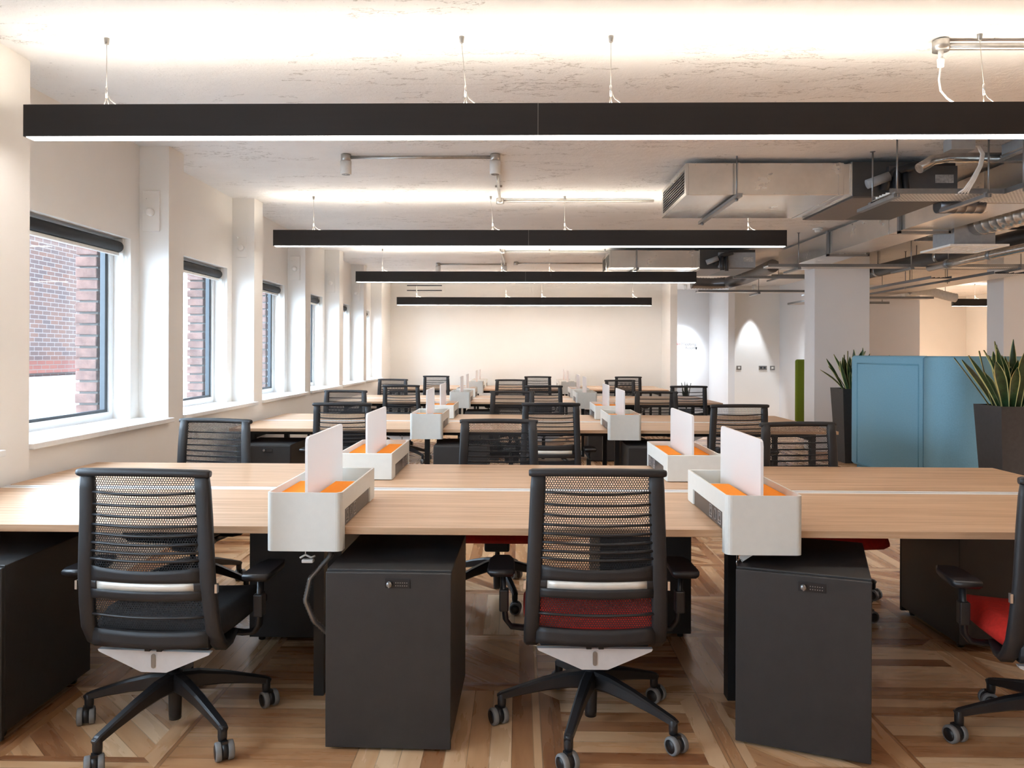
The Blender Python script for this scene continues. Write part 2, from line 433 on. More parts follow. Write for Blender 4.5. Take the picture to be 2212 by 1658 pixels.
for k in range(len(piers)-1):
    a, b_ = piers[k][1], piers[k+1][0]; x = xw((a+b_)/2); n = k+1
    wr = bpy.data.objects.new('window_%d' % n, None); COL.objects.link(wr); wr['kind'] = 'structure'
    ya, yb = a+.12, b_-.12; xf = x-RC-WD
    fm = BM()
    add_box(fm, xf-.05, xf, ya, yb, SILL, SILL+.05); add_box(fm, xf-.05, xf, ya, yb, HEAD-.06, HEAD)
    add_box(fm, xf-.05, xf, ya, ya+.05, SILL+.05, HEAD-.06); add_box(fm, xf-.05, xf, yb-.05, yb, SILL+.05, HEAD-.06)
    obj('window_frame', fm, M['white_frame'], wr)
    gm = BM()
    for (p0, p1, q0, q1) in ((ya+.05, yb-.05, SILL+.05, SILL+.068), (ya+.05, yb-.05, HEAD-.078, HEAD-.06), (ya+.05, ya+.075, SILL+.068, HEAD-.078), (yb-.085, yb-.05, SILL+.068, HEAD-.078)):
        add_box(gm, xf-.045, xf-.012, p0, p1, q0, q1)
    obj('gasket', gm, M['dark_frame'], wr, 'dark inner frame around the glass')
    obj('window_pane', box(xf-.032, xf-.026, ya+.07, yb-.07, SILL+.06, HEAD-.07), M['glass'], wr)
    obj('window_sill', box(xf, x+.035, a+.001, b_-.001, SILL-.03, SILL, .004), M['sill'], wr)
    # roller blind, rolled up under the head
    if 3 <= k:
        g = 'rolled up black roller blinds'
        ords = {3: 'nearest full window', 4: 'second window from the camera', 5: 'third window from the camera', 6: 'fourth window from the camera', 7: 'fifth window from the camera', 8: 'sixth, farthest window'}
        rb = thing('roller_blind', 'rolled up black roller blind with white bead chain, above the ' + ords[k], 'blind', (xf+.05, (ya+yb)/2, HEAD-.06), 0, g)
        L = (yb-ya)/2-.03
        f = BM(); add_lathe(f, [(.001, -L), (.036, -L), (.038, -L+.004), (.038, L-.004), (.036, L), (.001, L)], (0, 0, 0), 20, 'y'); obj('blind_roll', f, M['blind'], rb)
        f = BM(); add_box(f, -.03, .03, L+.001, L+.02, -.04, .058, 0, None, .004); add_box(f, -.03, .03, -L-.02, -L-.001, -.04, .058, 0, None, .004)
        obj('bracket', f, M['white_plastic'], rb)
        obj('bottom_bar', box(-.012, .012, -L+.01, L-.01, -.062, -.039, .004), M['white_plastic'], rb)
        f = BM(); add_tube(f, [(.03, L+.01, -.02), (.034, L+.008, -.5), (.034, L+.012, -.98), (.036, L+.02, -1.0), (.04, L+.012, -.98), (.042, L+.008, -.5), (.036, L+.012, -.02)], .0022, 5)
        obj('bead_chain', f, M['white_plastic'], rb)
# painted access plates on the piers
for k in range(4, 9):
    y = piers[k][0]; x = xw(y+.1)
    w = {4: 'first', 5: 'second', 6: 'third', 7: 'fourth', 8: 'fifth'}[k]
    p = thing('access_plate', 'white painted access plate with round stub on the %s pier beyond the nearest full window' % w, 'wall plate', (x-.12, y, 2.34), 0, 'painted plates on the window piers')
    if k != 5: obj('plate', box(-.06, .06, -.016, 0, -.14, .14, .003), M['wall'], p)
    else: obj('plate', box(-.05, .05, -.006, 0, -.10, .10, .003), M['wall'], p)
    f = BM(); add_lathe(f, [(.001, -.05), (.02, -.05), (.026, -.045), (.028, -.008)], (0, 0, -.01), 14, 'y')
    obj('stub', f, M['wall'], p)
    f = BM(); add_lathe(f, [(.001, -.022), (.006, -.022), (.008, -.008)], (-.035, 0, .085), 8, 'y'); obj('screw', f, M['wall'], p)

# far wall and its right-hand end, corridor walls beyond
struct('wall_far', box(-3.0, 2.819, YF, YF+.2, 0, ZC), M['wall'])
struct('trim_1', box(2.82, 2.95, 14.7, YF+.2, 0, ZC), M['wall'])
struct('wall_added_corridor_end', box(.8, 1.0, YF+.2, 17.7, 0, ZC), M['wall_grey'])  # unseen wall added to keep sky light out of the corridor
struct('wall_corridor', box(1.0, 4.22, 17.5, 17.7, 0, ZC), M['wall_grey'])
struct('wall_return', box(4.22, 4.35, 15.9, 17.7, 0, ZC), M['wall_grey'])
struct('wall_socket', box(4.35, 5.48, 16.6, 16.8, 0, ZC), M['wall'])
struct('wall_side', box(5.48, 5.68, 15.1, 16.8, 0, ZC), M['wall_grey'])
struct('wall_panel', box(5.68, 8.25, 16.3, 16.5, 0, ZC), M['wall_grey'])
struct('trim_2', box(6.98, 6.995, 16.285, 16.3, 0, ZC), M['dark_frame'])
struct('wall_end', box(7.5, XR, 19.5, 19.7, 0, ZC), M['wall'])
for i, (x0, x1) in enumerate(((4.115, 4.877), (6.72, 7.55))):
    struct('trim_%d' % (i+3), box(x0, x1, 11.0, 11.39, 0, ZC, .004), M['wall_grey'])
struct('trim_5', box(8.05, 8.25, 16.5, 19.5, 0, ZC), M['wall'])

# ------------------------------------------------------------------ outside
bld = thing('brick_building', 'red brown brick building with white rendered base seen through the nearest window', 'building', (-9.3, 13, -4))
obj('brick_wall', box(0, -.3, -5.5, 6.3, 4, 8.6), M['brick'], bld)
obj('coping', box(0, .14, -5.5, 6.3, 4.95, 5.20), M['coping'], bld, 'red brick ledge')
obj('rendered_base', box(.0, .5, -7, 30, 0, 4.88), M['render'], bld, 'white rendered base')
struct('wall_added_upper', box(-3.15, -2.2, -20, 40, ZC+.21, 14), M['brick'])  # unseen upper facade, added to shade the brick building opposite
struct('wall_added_lower', box(-3.15, -2.95, -20, 40, -4, .82), M['brick'])  # unseen lower facade, added to block sky light from under the floor
grd = struct('trim_6', box(-30, -3.3, -20, 60, -4.2, -4.0), M['asphalt'])
for k in range(4, 10):
    # rough brick reveal outside each window, on its far side
    b_ = piers[k][0]-.12
    x = xw(b_)-RC-WD-.06; f = BM(); z = SILL-.12
    while z < HEAD+.1:
        jog = random.uniform(-.008, .012)
        add_box(f, x-.15, x-.004, b_-.075+jog, b_+.46, z, z+.063, 0, None, .006); z += .077
    add_box(f, x-.135, x-.01, b_-.05, b_+.45, SILL-.15, HEAD+.15, 1)
    struct('wall_brick_%d' % (k-3), f, [M['brick_unit'], M['mortar']])

# daylight portals (sampling aid only; they emit nothing themselves)
for k in range(len(piers)-1):
    a, b_ = piers[k][1], piers[k+1][0]; x = xw((a+b_)/2)-RC-WD-.07
    ld = bpy.data.lights.new('daylight_portal', 'AREA'); ld.shape = 'RECTANGLE'; ld.size = b_-a-.2; ld.size_y = HEAD-SILL
    ld.cycles.is_portal = True
    lo = bpy.data.objects.new('daylight_portal', ld); COL.objects.link(lo); lo.location = (x, (a+b_)/2, (SILL+HEAD)/2)
    lo.rotation_euler = (PI/2, 0, -PI/2)

# ------------------------------------------------------------------ pendant light beams
def make_beam(label, loc, x0, x1, hang, joint=None, group='black linear pendant lights', gl=''):
    L = thing('linear_pendant', label, 'pendant light', loc, 0, group)
    h, w = .145, .07
    f = BM(); add_box(f, x0, x1, -w/2, w/2, .0, h-.012); add_box(f, x0, x1, -w/2, -w/2+.004, h-.012, h); add_box(f, x0, x1, w/2-.004, w/2, h-.012, h); add_box(f, x0, x0+.004, -w/2, w/2, h-.012, h); add_box(f, x1-.004, x1, -w/2, w/2, h-.012, h)
    # hollow look: housing is four sides with recessed diffusers
    obj('housing', f, M['beam'], L)
    obj('lower_diffuser', box(x0+.012, x1-.012, -w/2+.004, w/2-.004, -.003, .0), M['glow_down'+gl], L, 'glowing white strip on the underside')
    obj('upper_diffuser', box(x0+.012, x1-.012, -w/2+.006, w/2-.006, h-.0118, h-.006), M['glow_up'+gl], L, 'glowing white strip on the top')
    if joint is not None: obj('joint', box(joint-.0012, joint+.0012, -w/2-.0008, w/2, .0, h), M['steel'], L)
    top = ZC - loc[2]
    for i, hx in enumerate(hang):
        lean = .012 if i in (1, 3) else 0
        f = BM(); add_tube(f, [(hx-lean*1.5, 0, top-.02), (hx, 0, h+.09)], .0016, 6)
        for s in (-1, 1): add_tube(f, [(hx, 0, h+.045), (hx+s*.008, s*.01, h)], .0018, 5)
        add_tube(f, [(hx+.003, 0, h+.06), (hx+.018, .0, h+.03), (hx+.045, 0, h+.01), (hx+.09, 0, h)], .002, 5)
        s_ = obj('suspension_wire', f, M['wire'], L)
        f = BM(); add_lathe(f, [(.001, h+.04), (.005, h+.04), (.0055, h+.085), (.003, h+.095)], (hx, 0, 0), 8); obj('gripper', f, M['chrome'], s_)
        f = BM(); add_lathe(f, [(.006, top-.03), (.009, top-.028), (.012, top-.004), (.012, top)], (hx-lean*1.5, 0, 0), 10); obj('ceiling_cup', f, M['steel'], s_)
    return L
PITCH = 3.6175
beams = []
bx0, bx1 = -2.265, 2.42
HG = (-1.90, -.25, .41, 2.08)
make_beam('long black linear pendant light, the nearest, spanning the top of the view', (0, 3.556, 2.337), bx0, bx1+.35, HG, .08)
make_beam('black linear pendant light, second from the camera, over the second bench', (0, 3.556+PITCH, 2.337), bx0, bx1, HG, .08)
make_beam('black linear pendant light, third from the camera, over the third bench', (0, 3.556+2*PITCH, 2.337), bx0, bx1, (-1.90, -.25, .41, 1.19), .08)
make_beam('black linear pendant light, farthest of the row, close to the end wall', (0, 14.41, 2.243), bx0, bx1, HG, None, gl='_far')
make_beam('short stretch of black pendant light beyond the right-hand column', (0, 16.0, 2.345), 8.75, 10.4, (9.2, 10.1), None)
# unseen pendant added over the camera for light, spaced like the visible run
make_beam('unseen black linear pendant light added over the camera position', (0, 3.556-PITCH, 2.337), bx0, bx1, HG, None)

# ------------------------------------------------------------------ desks
def desk_bench(k, label):
    y0 = 2.80 + PITCH*k; W = 1.6; zt = .73; th = .026
    xl, xr = (-2.40, 2.63) if k == 0 else (-2.40, 2.60)
    B = thing('bench_desk', label, 'desk', (0, y0+W/2, 0), 0, 'long oak bench desks')
    seams = [xl, -.758, .857, xr]
    for (a, b_) in zip(seams[:-1], seams[1:]):
        for s in (-1, 1):
            ya, yb = (-.8, -.045) if s < 0 else (.045, .8)
            obj('desktop', box(a+.0008, b_-.0008, ya, yb, zt-th, zt, .0015), M['desk'], B)
    f = BM(); add_box(f, xl+.01, xr-.01, -.044, .044, zt-.02, zt-.002); add_box(f, xl+.01, xr-.01, -.006, .006, zt-.002, zt+.003)
    obj('cable_channel', f, M['alu'], B, 'pale aluminium strip down the middle')
    f = BM()
    for yy in (-.52, .52): add_box(f, xl+.1, xr-.1, yy-.02, yy+.02, .655, .70)
    obj('under_frame', f, M['powder_dark'], B)
    obj('wire_tray', box(xl+.25, xr-.25, -.16, .16, .632, .70, .004), M['powder_dark'], B)
    for lx in (xl+.1, -.79, .84, xr-.1):
        f = BM()
        for yy in (-.49, .49): add_box(f, lx-.02, lx+.02, yy-.03, yy+.03, .0, .70)
        add_box(f, lx-.02, lx+.02, -.46, .46, .62, .66)
        obj('leg', f, M['powder_dark'], B)
    return B
for k, lb in enumerate(('light oak bench desk nearest the camera, with pale strip along its middle', 'light oak bench desk, second row from the camera',
                        'light oak bench desk, third row from the camera', 'light oak bench desk in the last row, against the end wall')):
    desk_bench(k, lb)

# ------------------------------------------------------------------ desktop organisers with screens
def make_organiser():
    O = thing('desk_organiser', '', 'desk organiser', (0, 0, 0), 0, 'white desk organisers with frosted screens')
    w, L, t, top = .134, .62, .007, .862
    r = .022
    def ush(z0, z1, ylen, bm):
        out = [(-w, ylen)] + [(-w+r-r*math.cos(a), r-r*math.sin(a)) for a in [PI/2*i/5 for i in range(6)]]
        out += [(w-r+r*math.sin(a), r-r*math.cos(a)) for a in [PI/2*i/5 for i in range(6)]] + [(w, ylen)]
        inn = [(w-t, ylen), (w-t, r), (w-r, t), (-w+r, t), (-w+t, r), (-w+t, ylen)]
        add_prism(bm, out+inn, 'z', z0, z1)
    f = BM(); ush(.655, top, .050, f)
    add_box(f, -w+.01, w-.01, .004, .050, .655, .662)
    add_box(f, -w+.002, w-.002, .044, .0498, .66, .722)
    for s in (-1, 1): add_box(f, *(sorted((s*w, s*(w-t)))), .050, L-.012, .795, top)
    add_box(f, -w, w, L-.012, L, .733, top, 0, None, .003)
    for s in (-1, 1): add_box(f, *(sorted((s*w, s*(w-t)))), L-.10, L-.012, .733, .795)
    add_box(f, -w+.004, w-.004, L-.105, L-.1, .733, .795)
    add_box(f, -w+t, w-t, .01, L-.012, .800, .806)
    obj('tray_body', f, M['org'], O)
    for s in (-1, 1):
        x0, x1 = sorted((s*.018, s*(w-t-.002)))
        obj('felt_pad', box(x0, x1, .010, .40, .8065, .838, .001), M['orange'], O, 'orange felt pad')
    f = BM(); add_prism(f, [(.03, .807), (.58, .807), (.58, 1.03), (.575, 1.047), (.56, 1.054), (.05, 1.054), (.035, 1.047), (.03, 1.03)], 'x', -.005, .005)
    obj('screen', f, M['frost'], O, 'upright frosted white divider screen')
    for s in (-1, 1):
        x0, x1 = sorted((s*(w-.004), s*(w-.016)))
        sp = obj('socket_panel', box(x0, x1, .052, L-.107, .732, .797, .002), M['socket'], O, 'dark socket strip')
        f = BM(); xx = s*(w-.003)
        for yy in (.10, .23):
            for (p, q, a, b_) in ((yy-.02, yy+.02, .742, .745), (yy-.02, yy+.02, .785, .788), (yy-.02, yy-.017, .742, .788), (yy+.017, yy+.02, .742, .788)): add_box(f, xx-.001, xx+.001, p, q, a, b_)
            add_box(f, xx-.001, xx+.001, yy-.003, yy+.003, .770, .780); add_box(f, xx-.001, xx+.001, yy-.012, yy-.006, .752, .757); add_box(f, xx-.001, xx+.001, yy+.006, yy+.012, .752, .757)
        ring = [(.165+.017*math.cos(a), .765+.02*math.sin(a)) for a in [2*PI*i/16 for i in range(16)]]
        for i in range(16):
            a, c = ring[i], ring[(i+1) % 16]; add_tube(f, [(xx, *a), (xx, *c)], .0012, 4)
        obj('socket_outline', f, M['socket_ring'], sp)
    return O
org0 = make_organiser(); used = [False]
row = ['nearest bench', 'second bench', 'third bench', 'farthest bench']
for k in range(4):
    for cx_, side in ((-.758, 'left'), (.857, 'right')):
        for s in (0, 1):
            y = (2.80+PITCH*k-.054) if s == 0 else (2.80+PITCH*k+1.6+.054)
            lb = 'white organiser with orange pads on the %s, %s column, %s' % (row[k], side, 'overhanging near edge' if s == 0 else 'on far half')
            if not used[0]: o = org0; used[0] = True; o['label'] = lb
            else: o = dup(org0, (0, 0, 0), 0, lb)
            o.location = (cx_, y, 0); o.rotation_euler = (0, 0, PI*s)

# ------------------------------------------------------------------ pedestals
def make_pedestal():
    P = thing('pedestal_cabinet', '', 'drawer pedestal', (0, 0, 0), 0, 'black steel pedestals under the desks')
    w, d, h = .215, .56, .615       # origin: middle of the front face on the floor; body goes to +y
    f = BM(); add_box(f, -w, w, .018, d, .035, h, 0, None, .003); obj('body', f, M['powder'], P)
    dr = obj('door', box(-w, w, 0, .017, .012, h-.006, .003), M['powder'], P)
    f = BM(); add_box(f, -.012, .075, -.0025, .0, h-.058, h-.026, 0, None, .001); lk = obj('lock_plate', f, M['black'], dr)
    f = BM(); add_lathe(f, [(.010, -.0025), (.010, -.010), (.0085, -.014), (.001, -.014)], (.005, 0, h-.043), 16, 'y'); add_box(f, .003, .007, -.019, -.012, h-.052, h-.034)
    for i in range(6):
        for j in range(2): add_box(f, .025+i*.0075, .028+i*.0075, -.0042, -.0024, h-.040-j*.010, h-.037-j*.010)
    obj('combination_lock', f, M['steel'], dr)
    f = BM()
    for sx in (-1, 1):
        for yy in (.06, d-.06): add_lathe(f, [(.001, -.012), (.014, -.012), (.016, 0), (.014, .012), (.001, .012)], (sx*(w-.04), yy, .0165), 12, 'x'); add_box(f, sx*(w-.04)-.008, sx*(w-.04)+.008, yy-.01, yy+.01, .02, .04)
    obj('caster', f, M['black'], P)
    return P
ped0 = make_pedestal()
plist = [(-1.995, 2.66, 0, 'black pedestal cabinet at the far left under the nearest bench, beside the wall'),
         (-.443, 2.65, -.02, 'black pedestal cabinet with combination lock, squarely facing the camera between the two front chairs'),
         (.957, 2.663, -.36, 'black pedestal cabinet turned at an angle, under the right organiser of the nearest bench'),
         (-1.035, 4.17, PI, 'black pedestal cabinet seen from behind in shadow, back row left of the nearest bench'),
         (.60, 4.27, PI, 'black pedestal cabinet seen from behind in shadow, back row middle of the nearest bench'),
         (2.225, 4.17, PI, 'black pedestal cabinet seen from behind, back row right end of the nearest bench')]
for k in (1, 2):
    nm = ('second', 'third')[k-1]
    plist += [(-2.05, 2.62+PITCH*k, 0, 'black pedestal cabinet at the window end under the %s bench' % nm), (-.47, 2.62+PITCH*k, 0, 'black pedestal cabinet near the left organiser of the %s bench' % nm),
              (1.085, 2.62+PITCH*k, 0, 'black pedestal cabinet under the right organiser of the %s bench' % nm)]
for i, (x, y, rz, lb) in enumerate(plist):
    if i == 0: o = ped0; o['label'] = lb; o.location = (x, y, 0); o.rotation_euler = (0, 0, rz)
    else: o = dup(ped0, (x, y, 0), rz, lb)

# ------------------------------------------------------------------ office chairs
def back_y(z):      # centre line of the back, y against height (sitter looks to +y)
    pts = [(.36, -.165), (.45, -.185), (.55, -.205), (.65, -.212), (.75, -.212), (.85, -.215), (.96, -.225)]
    for (a, p), (b_, q) in zip(pts[:-1], pts[1:]):
        if z <= b_: return p + (q-p)*(z-a)/(b_-a)
    return pts[-1][1]
def hw(z): return .250 - .024*(z-.36)/.6        # half width of the back
def make_chair(seatmat):
    C_ = thing('office_chair', '', 'office chair', (0, 0, 0), 0, 'black mesh backed office chairs')
    # side rails: wide flat uprights that curl forward under the seat
    for s in (-1, 1):
        pts = [(s*(hw(.955)-.028), back_y(.955)+.012, .955)]
        for z in (.9, .8, .7, .6, .5, .42): pts.append((s*(hw(z)-.028), back_y(z)+.012, z))
        pts += [(s*.221, -.135, .368), (s*.219, -.105, .345), (s*.216, -.06, .343), (s*.212, .0, .362)]
        sc = [(.8, .9)] + [(1, 1)]*6 + [(1.05, 1), (1, 1), (.85, .95), (.6, .8)]
        f = BM(); add_sweep(f, pts, rect(.030, .052, .008), sc); obj('back_rail', f, M['black_soft'], C_)
    f = BM()   # top bar, bows slightly
    pts = [(hw(.955)*u, back_y(.955)+.012*u*u-.004, .957-.004*u*u) for u in (-1.02, -.97, -.7, -.35, 0, .35, .7, .97, 1.02)]
    add_sweep(f, pts, rect(.030, .026, .007), [(.8, .75), (1, 1)] + [(1, 1)]*5 + [(1, 1), (.8, .75)]); obj('top_rail', f, M['black_soft'], C_)
    # knit
    def srf(u, v, z0=.415, z1=.945):
        z = z0+(z1-z0)*v; x = (u*2-1)*(hw(z)-.040); q = (u*2-1)
        return (x, back_y(z) - .012*(1-q*q) + .014, z)
    f = BM(); add_sheet(f, srf, 14, 18); obj('knit_back', f, M['knit'], C_, 'see-through black knit')
    # horizontal bows behind the knit
    def bow(z, r=.0048, sag=.012):
        f = BM(); pts = []
        for i in range(9):
            q = -1+2*i/8; pts.append((q*(hw(z)-.045), back_y(z)-.020*(1-q*q)*1.0 + .004, z-sag*.35*(1-q*q)))
        add_sweep(f, pts, circ(r, 6)); return f
    for z in (.888, .848, .812, .779, .748, .718, .690, .664, .470): obj('bow', bow(z), M['rod'], C_)
    # lumbar plate with a slot
    f = BM(); pl = []
    z0, z1, s0, s1 = .527, .640, .560, .588
    def plate(u0, u1, a, b_, dip=0):
        def fn(u, v):
            q = u0+(u1-u0)*u; z = a+(b_-a)*v
            z -= dip*(1-q*q)*v
            return (q*(hw(z)-.048), back_y(z)-.024*(1-q*q)*1.0 + .003, z)
        add_sheet(f, fn, 10, 3, .004)
    plate(-1, 1, s1, z1, .012); plate(-1, 1, z0, s0); plate(-1, -.88, s0, s1); plate(.88, 1, s0, s1)
    lp = obj('lumbar_plate', f, M['black_soft'], C_)
    f = BM()
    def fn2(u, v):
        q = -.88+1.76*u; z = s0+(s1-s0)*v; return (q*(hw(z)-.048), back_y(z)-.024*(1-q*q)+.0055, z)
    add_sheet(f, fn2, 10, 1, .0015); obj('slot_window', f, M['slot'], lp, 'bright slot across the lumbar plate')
    # bottom rail of the back
    f = BM()
    def fn3(u, v):
        q = -1+2*u; z = .362+.056*v; return (q*(hw(z)-.045), back_y(z)-.018*(1-q*q) - .012*(1-v) + .004, z-.006*(1-q*q))
    add_sheet(f, fn3, 10, 3, .014); obj('lower_rail', f, M['black_soft'], C_)
    # silver triangular plate of the tilt mechanism
    f = BM(); add_prism(f, [(-.200, .335), (.200, .335), (.196, .327), (.045, .262), (-.045, .262), (-.196, .327)], 'y', -.150, -.128)
    mp = obj('mechanism_plate', f, M['plate_white'], C_, 'pale silver triangular plate under the back')
    f = BM(); cap = [(.0075*math.cos(a), .318+.0075*math.sin(a)) for a in [PI*i/8 for i in range(9)]] + [(.0075*math.cos(a), .284+.0075*math.sin(a)) for a in [PI+PI*i/8 for i in range(9)]]
    add_prism(f, cap, 'y', -.153, -.1495); obj('badge', f, M['steel'], mp)
    f = BM(); add_box(f, -.19, .19, -.13, .06, .335, .352, 0, None, .006); add_box(f, -.07, .07, -.128, .10, .262, .336, 0, None, .012)
    add_box(f, -.03, -.012, -.154, -.128, .334, .343); add_box(f, .012, .03, -.154, -.128, .334, .343)
    obj('tilt_mechanism', f, M['black'], C_)
    # seat: shaped cushion
    f = BM(); nx, ny = 16, 14; top, bot = [], []
    for j in range(ny+1):
        v = j/ny; y = -.135+.46*v; rt_, rb_ = [], []
        wv = .235 + .012*math.sin(PI*v) - (.03*max(0, v-.85)/.15) - .02*max(0, .15-v)/.15
        for i in range(nx+1):
            q = -1+2*i/nx; x = wv*q
            e = min(1, (1-abs(q))/.16); ev = min(1, min(v, 1-v)/.10); e = math.sqrt(max(0, 1-(1-e)**2)); ev = math.sqrt(max(0, 1-(1-ev)**2)); m_ = min(e, ev) if min(e, ev) < 1 else 1
            zt = .418 + .042*m_ - .012*(1-q*q) - .022*max(0, v-.7)/.3
            zb = .396 - .028*m_ - .016*max(0, v-.7)/.3
            rt_.append(f.verts.new((x, y, zt))); rb_.append(f.verts.new((x, y, zb)))
        top.append(rt_); bot.append(rb_)
    for j in range(ny):
        for i in range(nx):
            for g_, fl in ((top, 0), (bot, 1)):
                q_ = (g_[j][i], g_[j][i+1], g_[j+1][i+1], g_[j+1][i]); fc = f.faces.new(q_[::-1] if fl else q_); fc.smooth = True
    bd = [(0, i) for i in range(nx)] + [(j, nx) for j in range(ny)] + [(ny, i) for i in range(nx, 0, -1)] + [(j, 0) for j in range(ny, 0, -1)]
    for k in range(len(bd)):
        a, c = bd[k], bd[(k+1) % len(bd)]; fc = f.faces.new((top[a[0]][a[1]], bot[a[0]][a[1]], bot[c[0]][c[1]], top[c[0]][c[1]])); fc.smooth = True
    obj('seat', f, seatmat, C_, 'red fabric seat' if seatmat is M['seat_red'] else 'black fabric seat')
    f = BM(); add_box(f, -.19, .19, -.10, .28, .352, .372, 0, None, .008); obj('seat_pan', f, M['black'], C_)
    # arms
    for s in (-1, 1):
        f = BM(); add_sweep(f, [(s*.17, .02, .352), (s*.25, .01, .350), (s*.292, .0, .358), (s*.312, -.005, .385), (s*.318, -.01, .44), (s*.322, -.015, .545)], rect(.030, .018, .005), [1, 1, 1, 1, 1, .9])
        add_box(f, s*.318-.017, s*.318+.017, -.035, .005, .42, .50, 0, None, .005)
        a_ = obj('arm_post', f, M['black'], C_)
        f = BM(); poly = [(-.042, -.075), (.042, -.075), (.05, -.05), (.046, .10), (.03, .15), (-.03, .15), (-.046, .10), (-.05, -.05)]
        prev = None; rings = []
        for z, k_ in ((.552, .55), (.560, .85), (.572, 1.0), (.582, 1.0), (.588, .92)):
            rings.append([f.verts.new((s*.328+u*k_, -.02+(v-.03)*k_+.03, z)) for u, v in poly])
        for r0, r1 in zip(rings[:-1], rings[1:]):
            for j in range(8): f.faces.new((r0[j], r0[(j+1) % 8], r1[(j+1) % 8], r1[j])).smooth = True
        f.faces.new(rings[0][::-1]); f.faces.new(rings[-1]); obj('arm_pad', f, M['black'], a_)
    for s in (-1, 1):
        obj('height_clip', box(*(sorted((s*(.240), s*(.248)))), -.205, -.19, .555, .585), M['chrome'], C_, 'small chrome clip on the rail')
    # gas lift and five star base
    f = BM(); add_lathe(f, [(.014, .20), (.014, .27)], n=16); add_lathe(f, [(.012, .035), (.021, .036), (.022, .055), (.024, .14), (.026, .21)], n=18)
    obj('gas_lift', f, M['black'], C_)
    for i in range(5):
        a = PI + 2*PI/5*i; ca, sa = math.cos(a), math.sin(a)
        f = BM()
        pts = [(ca*t_, sa*t_, z) for t_, z in ((.012, .172), (.08, .168), (.17, .150), (.26, .125), (.322, .106), (.338, .098))]
        add_sweep(f, pts, rect(.040, .052, .008), [(1.1, 1.25), (1.05, 1.1), (.9, .85), (.78, .62), (.72, .5), (.6, .42)], 0, False)
        add_lathe(f, [(.014, .062), (.0155, .075), (.0155, .11), (.012, .114)], (ca*.325, sa*.325, 0), 12)
        lg = obj('base_leg', f, M['black'], C_)
        # caster rolls tangentially; axle radial-ish with a twist per leg
        tw = a + (.5, -.7, 1.2, .2, -.4)[i]
        ax = Vector((math.cos(tw), math.sin(tw), 0)); c = Vector((ca*.337, sa*.337, .031))
        rotm = Matrix.Translation(c) @ Matrix.Rotation(tw, 4, 'Z')
        f = BM()
        for s in (-1, 1):
            g_ = BM(); add_lathe(g_, [(.020, s*.010), (.030, s*.011), (.031, s*.013), (.031, s*.026), (.029, s*.029), (.022, s*.030)], (0, 0, 0), 20, 'x')
            bmesh.ops.transform(g_, matrix=rotm, verts=g_.verts); me = bpy.data.meshes.new('t'); g_.to_mesh(me); f.from_mesh(me); g_.free(); bpy.data.meshes.remove(me)
        cs = obj('caster', f, M['tyre'], C_, 'twin caster wheel with grey tyres')
        f = BM()
        for s in (-1, 1): add_lathe(f, [(.001, s*.0305), (.0225, s*.0308), (.0225, s*.026)], (0, 0, 0), 16, 'x')
        add_lathe(f, [(.001, -.010), (.027, -.010), (.027, .010), (.001, .010)], (0, 0, .002), 16, 'x')
        add_box(f, -.0095, .0095, -.013, .013, .0, .034)
        bmesh.ops.transform(f, matrix=rotm, verts=f.verts); obj('caster_hood', f, M['black'], cs)
    return C_
chair_b = make_chair(M['seat_black']); chair_r = make_chair(M['seat_red'])
first = {'b': True, 'r': True}
# x, y of the seat centre; turn; seat; label
chairs = [
 (-1.238, 2.80, -.06, 'b', 'black mesh office chair with silver plate, front left, its back to the camera'),
 (.265, 2.865, .0, 'r', 'black mesh office chair with red seat, front middle, its back to the camera'),
 (1.865, 2.72, -.16, 'r', 'black mesh office chair with red seat, cut off by the right edge of the view'),
 (-1.82, 4.34, PI-.18, 'b', 'black mesh office chair facing the camera behind the nearest bench, left, by the window wall'),
 (-.12, 4.40, PI, 'r', 'black mesh office chair with red seat facing the camera behind the nearest bench, middle'),
 (1.635, 4.31, PI+.16, 'r', 'black mesh office chair with red seat facing the camera behind the nearest bench, right'),
 (-1.382, 6.30, .0, 'b', 'black mesh office chair with its back to the camera at the second bench, left'),
 (.251, 6.42, .0, 'b', 'black mesh office chair with its back to the camera at the second bench, middle'),
 (1.692, 6.32, .08, 'b', 'black mesh office chair with its back to the camera at the second bench, right'),
 (-1.83, 7.90, PI-.1, 'b', 'black mesh office chair facing the camera behind the second bench, left'),
 (-.072, 7.88, PI, 'b', 'black mesh office chair facing the camera behind the second bench, middle'),
 (1.444, 7.95, PI+.1, 'b', 'black mesh office chair facing the camera behind the second bench, right'),
 (-1.433, 9.76, -.05, 'b', 'black mesh office chair with its back to the camera at the third bench, left'),
 (.300, 9.80, .0, 'b', 'black mesh office chair with its back to the camera at the third bench, middle'),
 (2.065, 9.85, .05, 'b', 'black mesh office chair with its back to the camera at the third bench, right end'),
 (-1.925, 11.50, PI-.12, 'b', 'black mesh office chair facing the camera behind the third bench, left'),
 (-.132, 11.50, PI, 'b', 'black mesh office chair facing the camera behind the third bench, middle'),
 (1.513, 11.50, PI+.05, 'b', 'black mesh office chair facing the camera behind the third bench, right'),
 (-1.417, 13.70, -.08, 'b', 'black mesh office chair at the farthest bench, left'),
 (.316, 13.60, .0, 'b', 'black mesh office chair at the farthest bench, middle'),
 (1.868, 13.68, .0, 'b', 'black mesh office chair at the farthest bench, right')]
for x, y, rz, kind, lb in chairs:
    src = chair_b if kind == 'b' else chair_r
    if first[kind]: first[kind] = False; src['label'] = lb; src.location = (x, y, 0); src.rotation_euler = (0, 0, rz)
    else: dup(src, (x, y, 0), rz, lb)

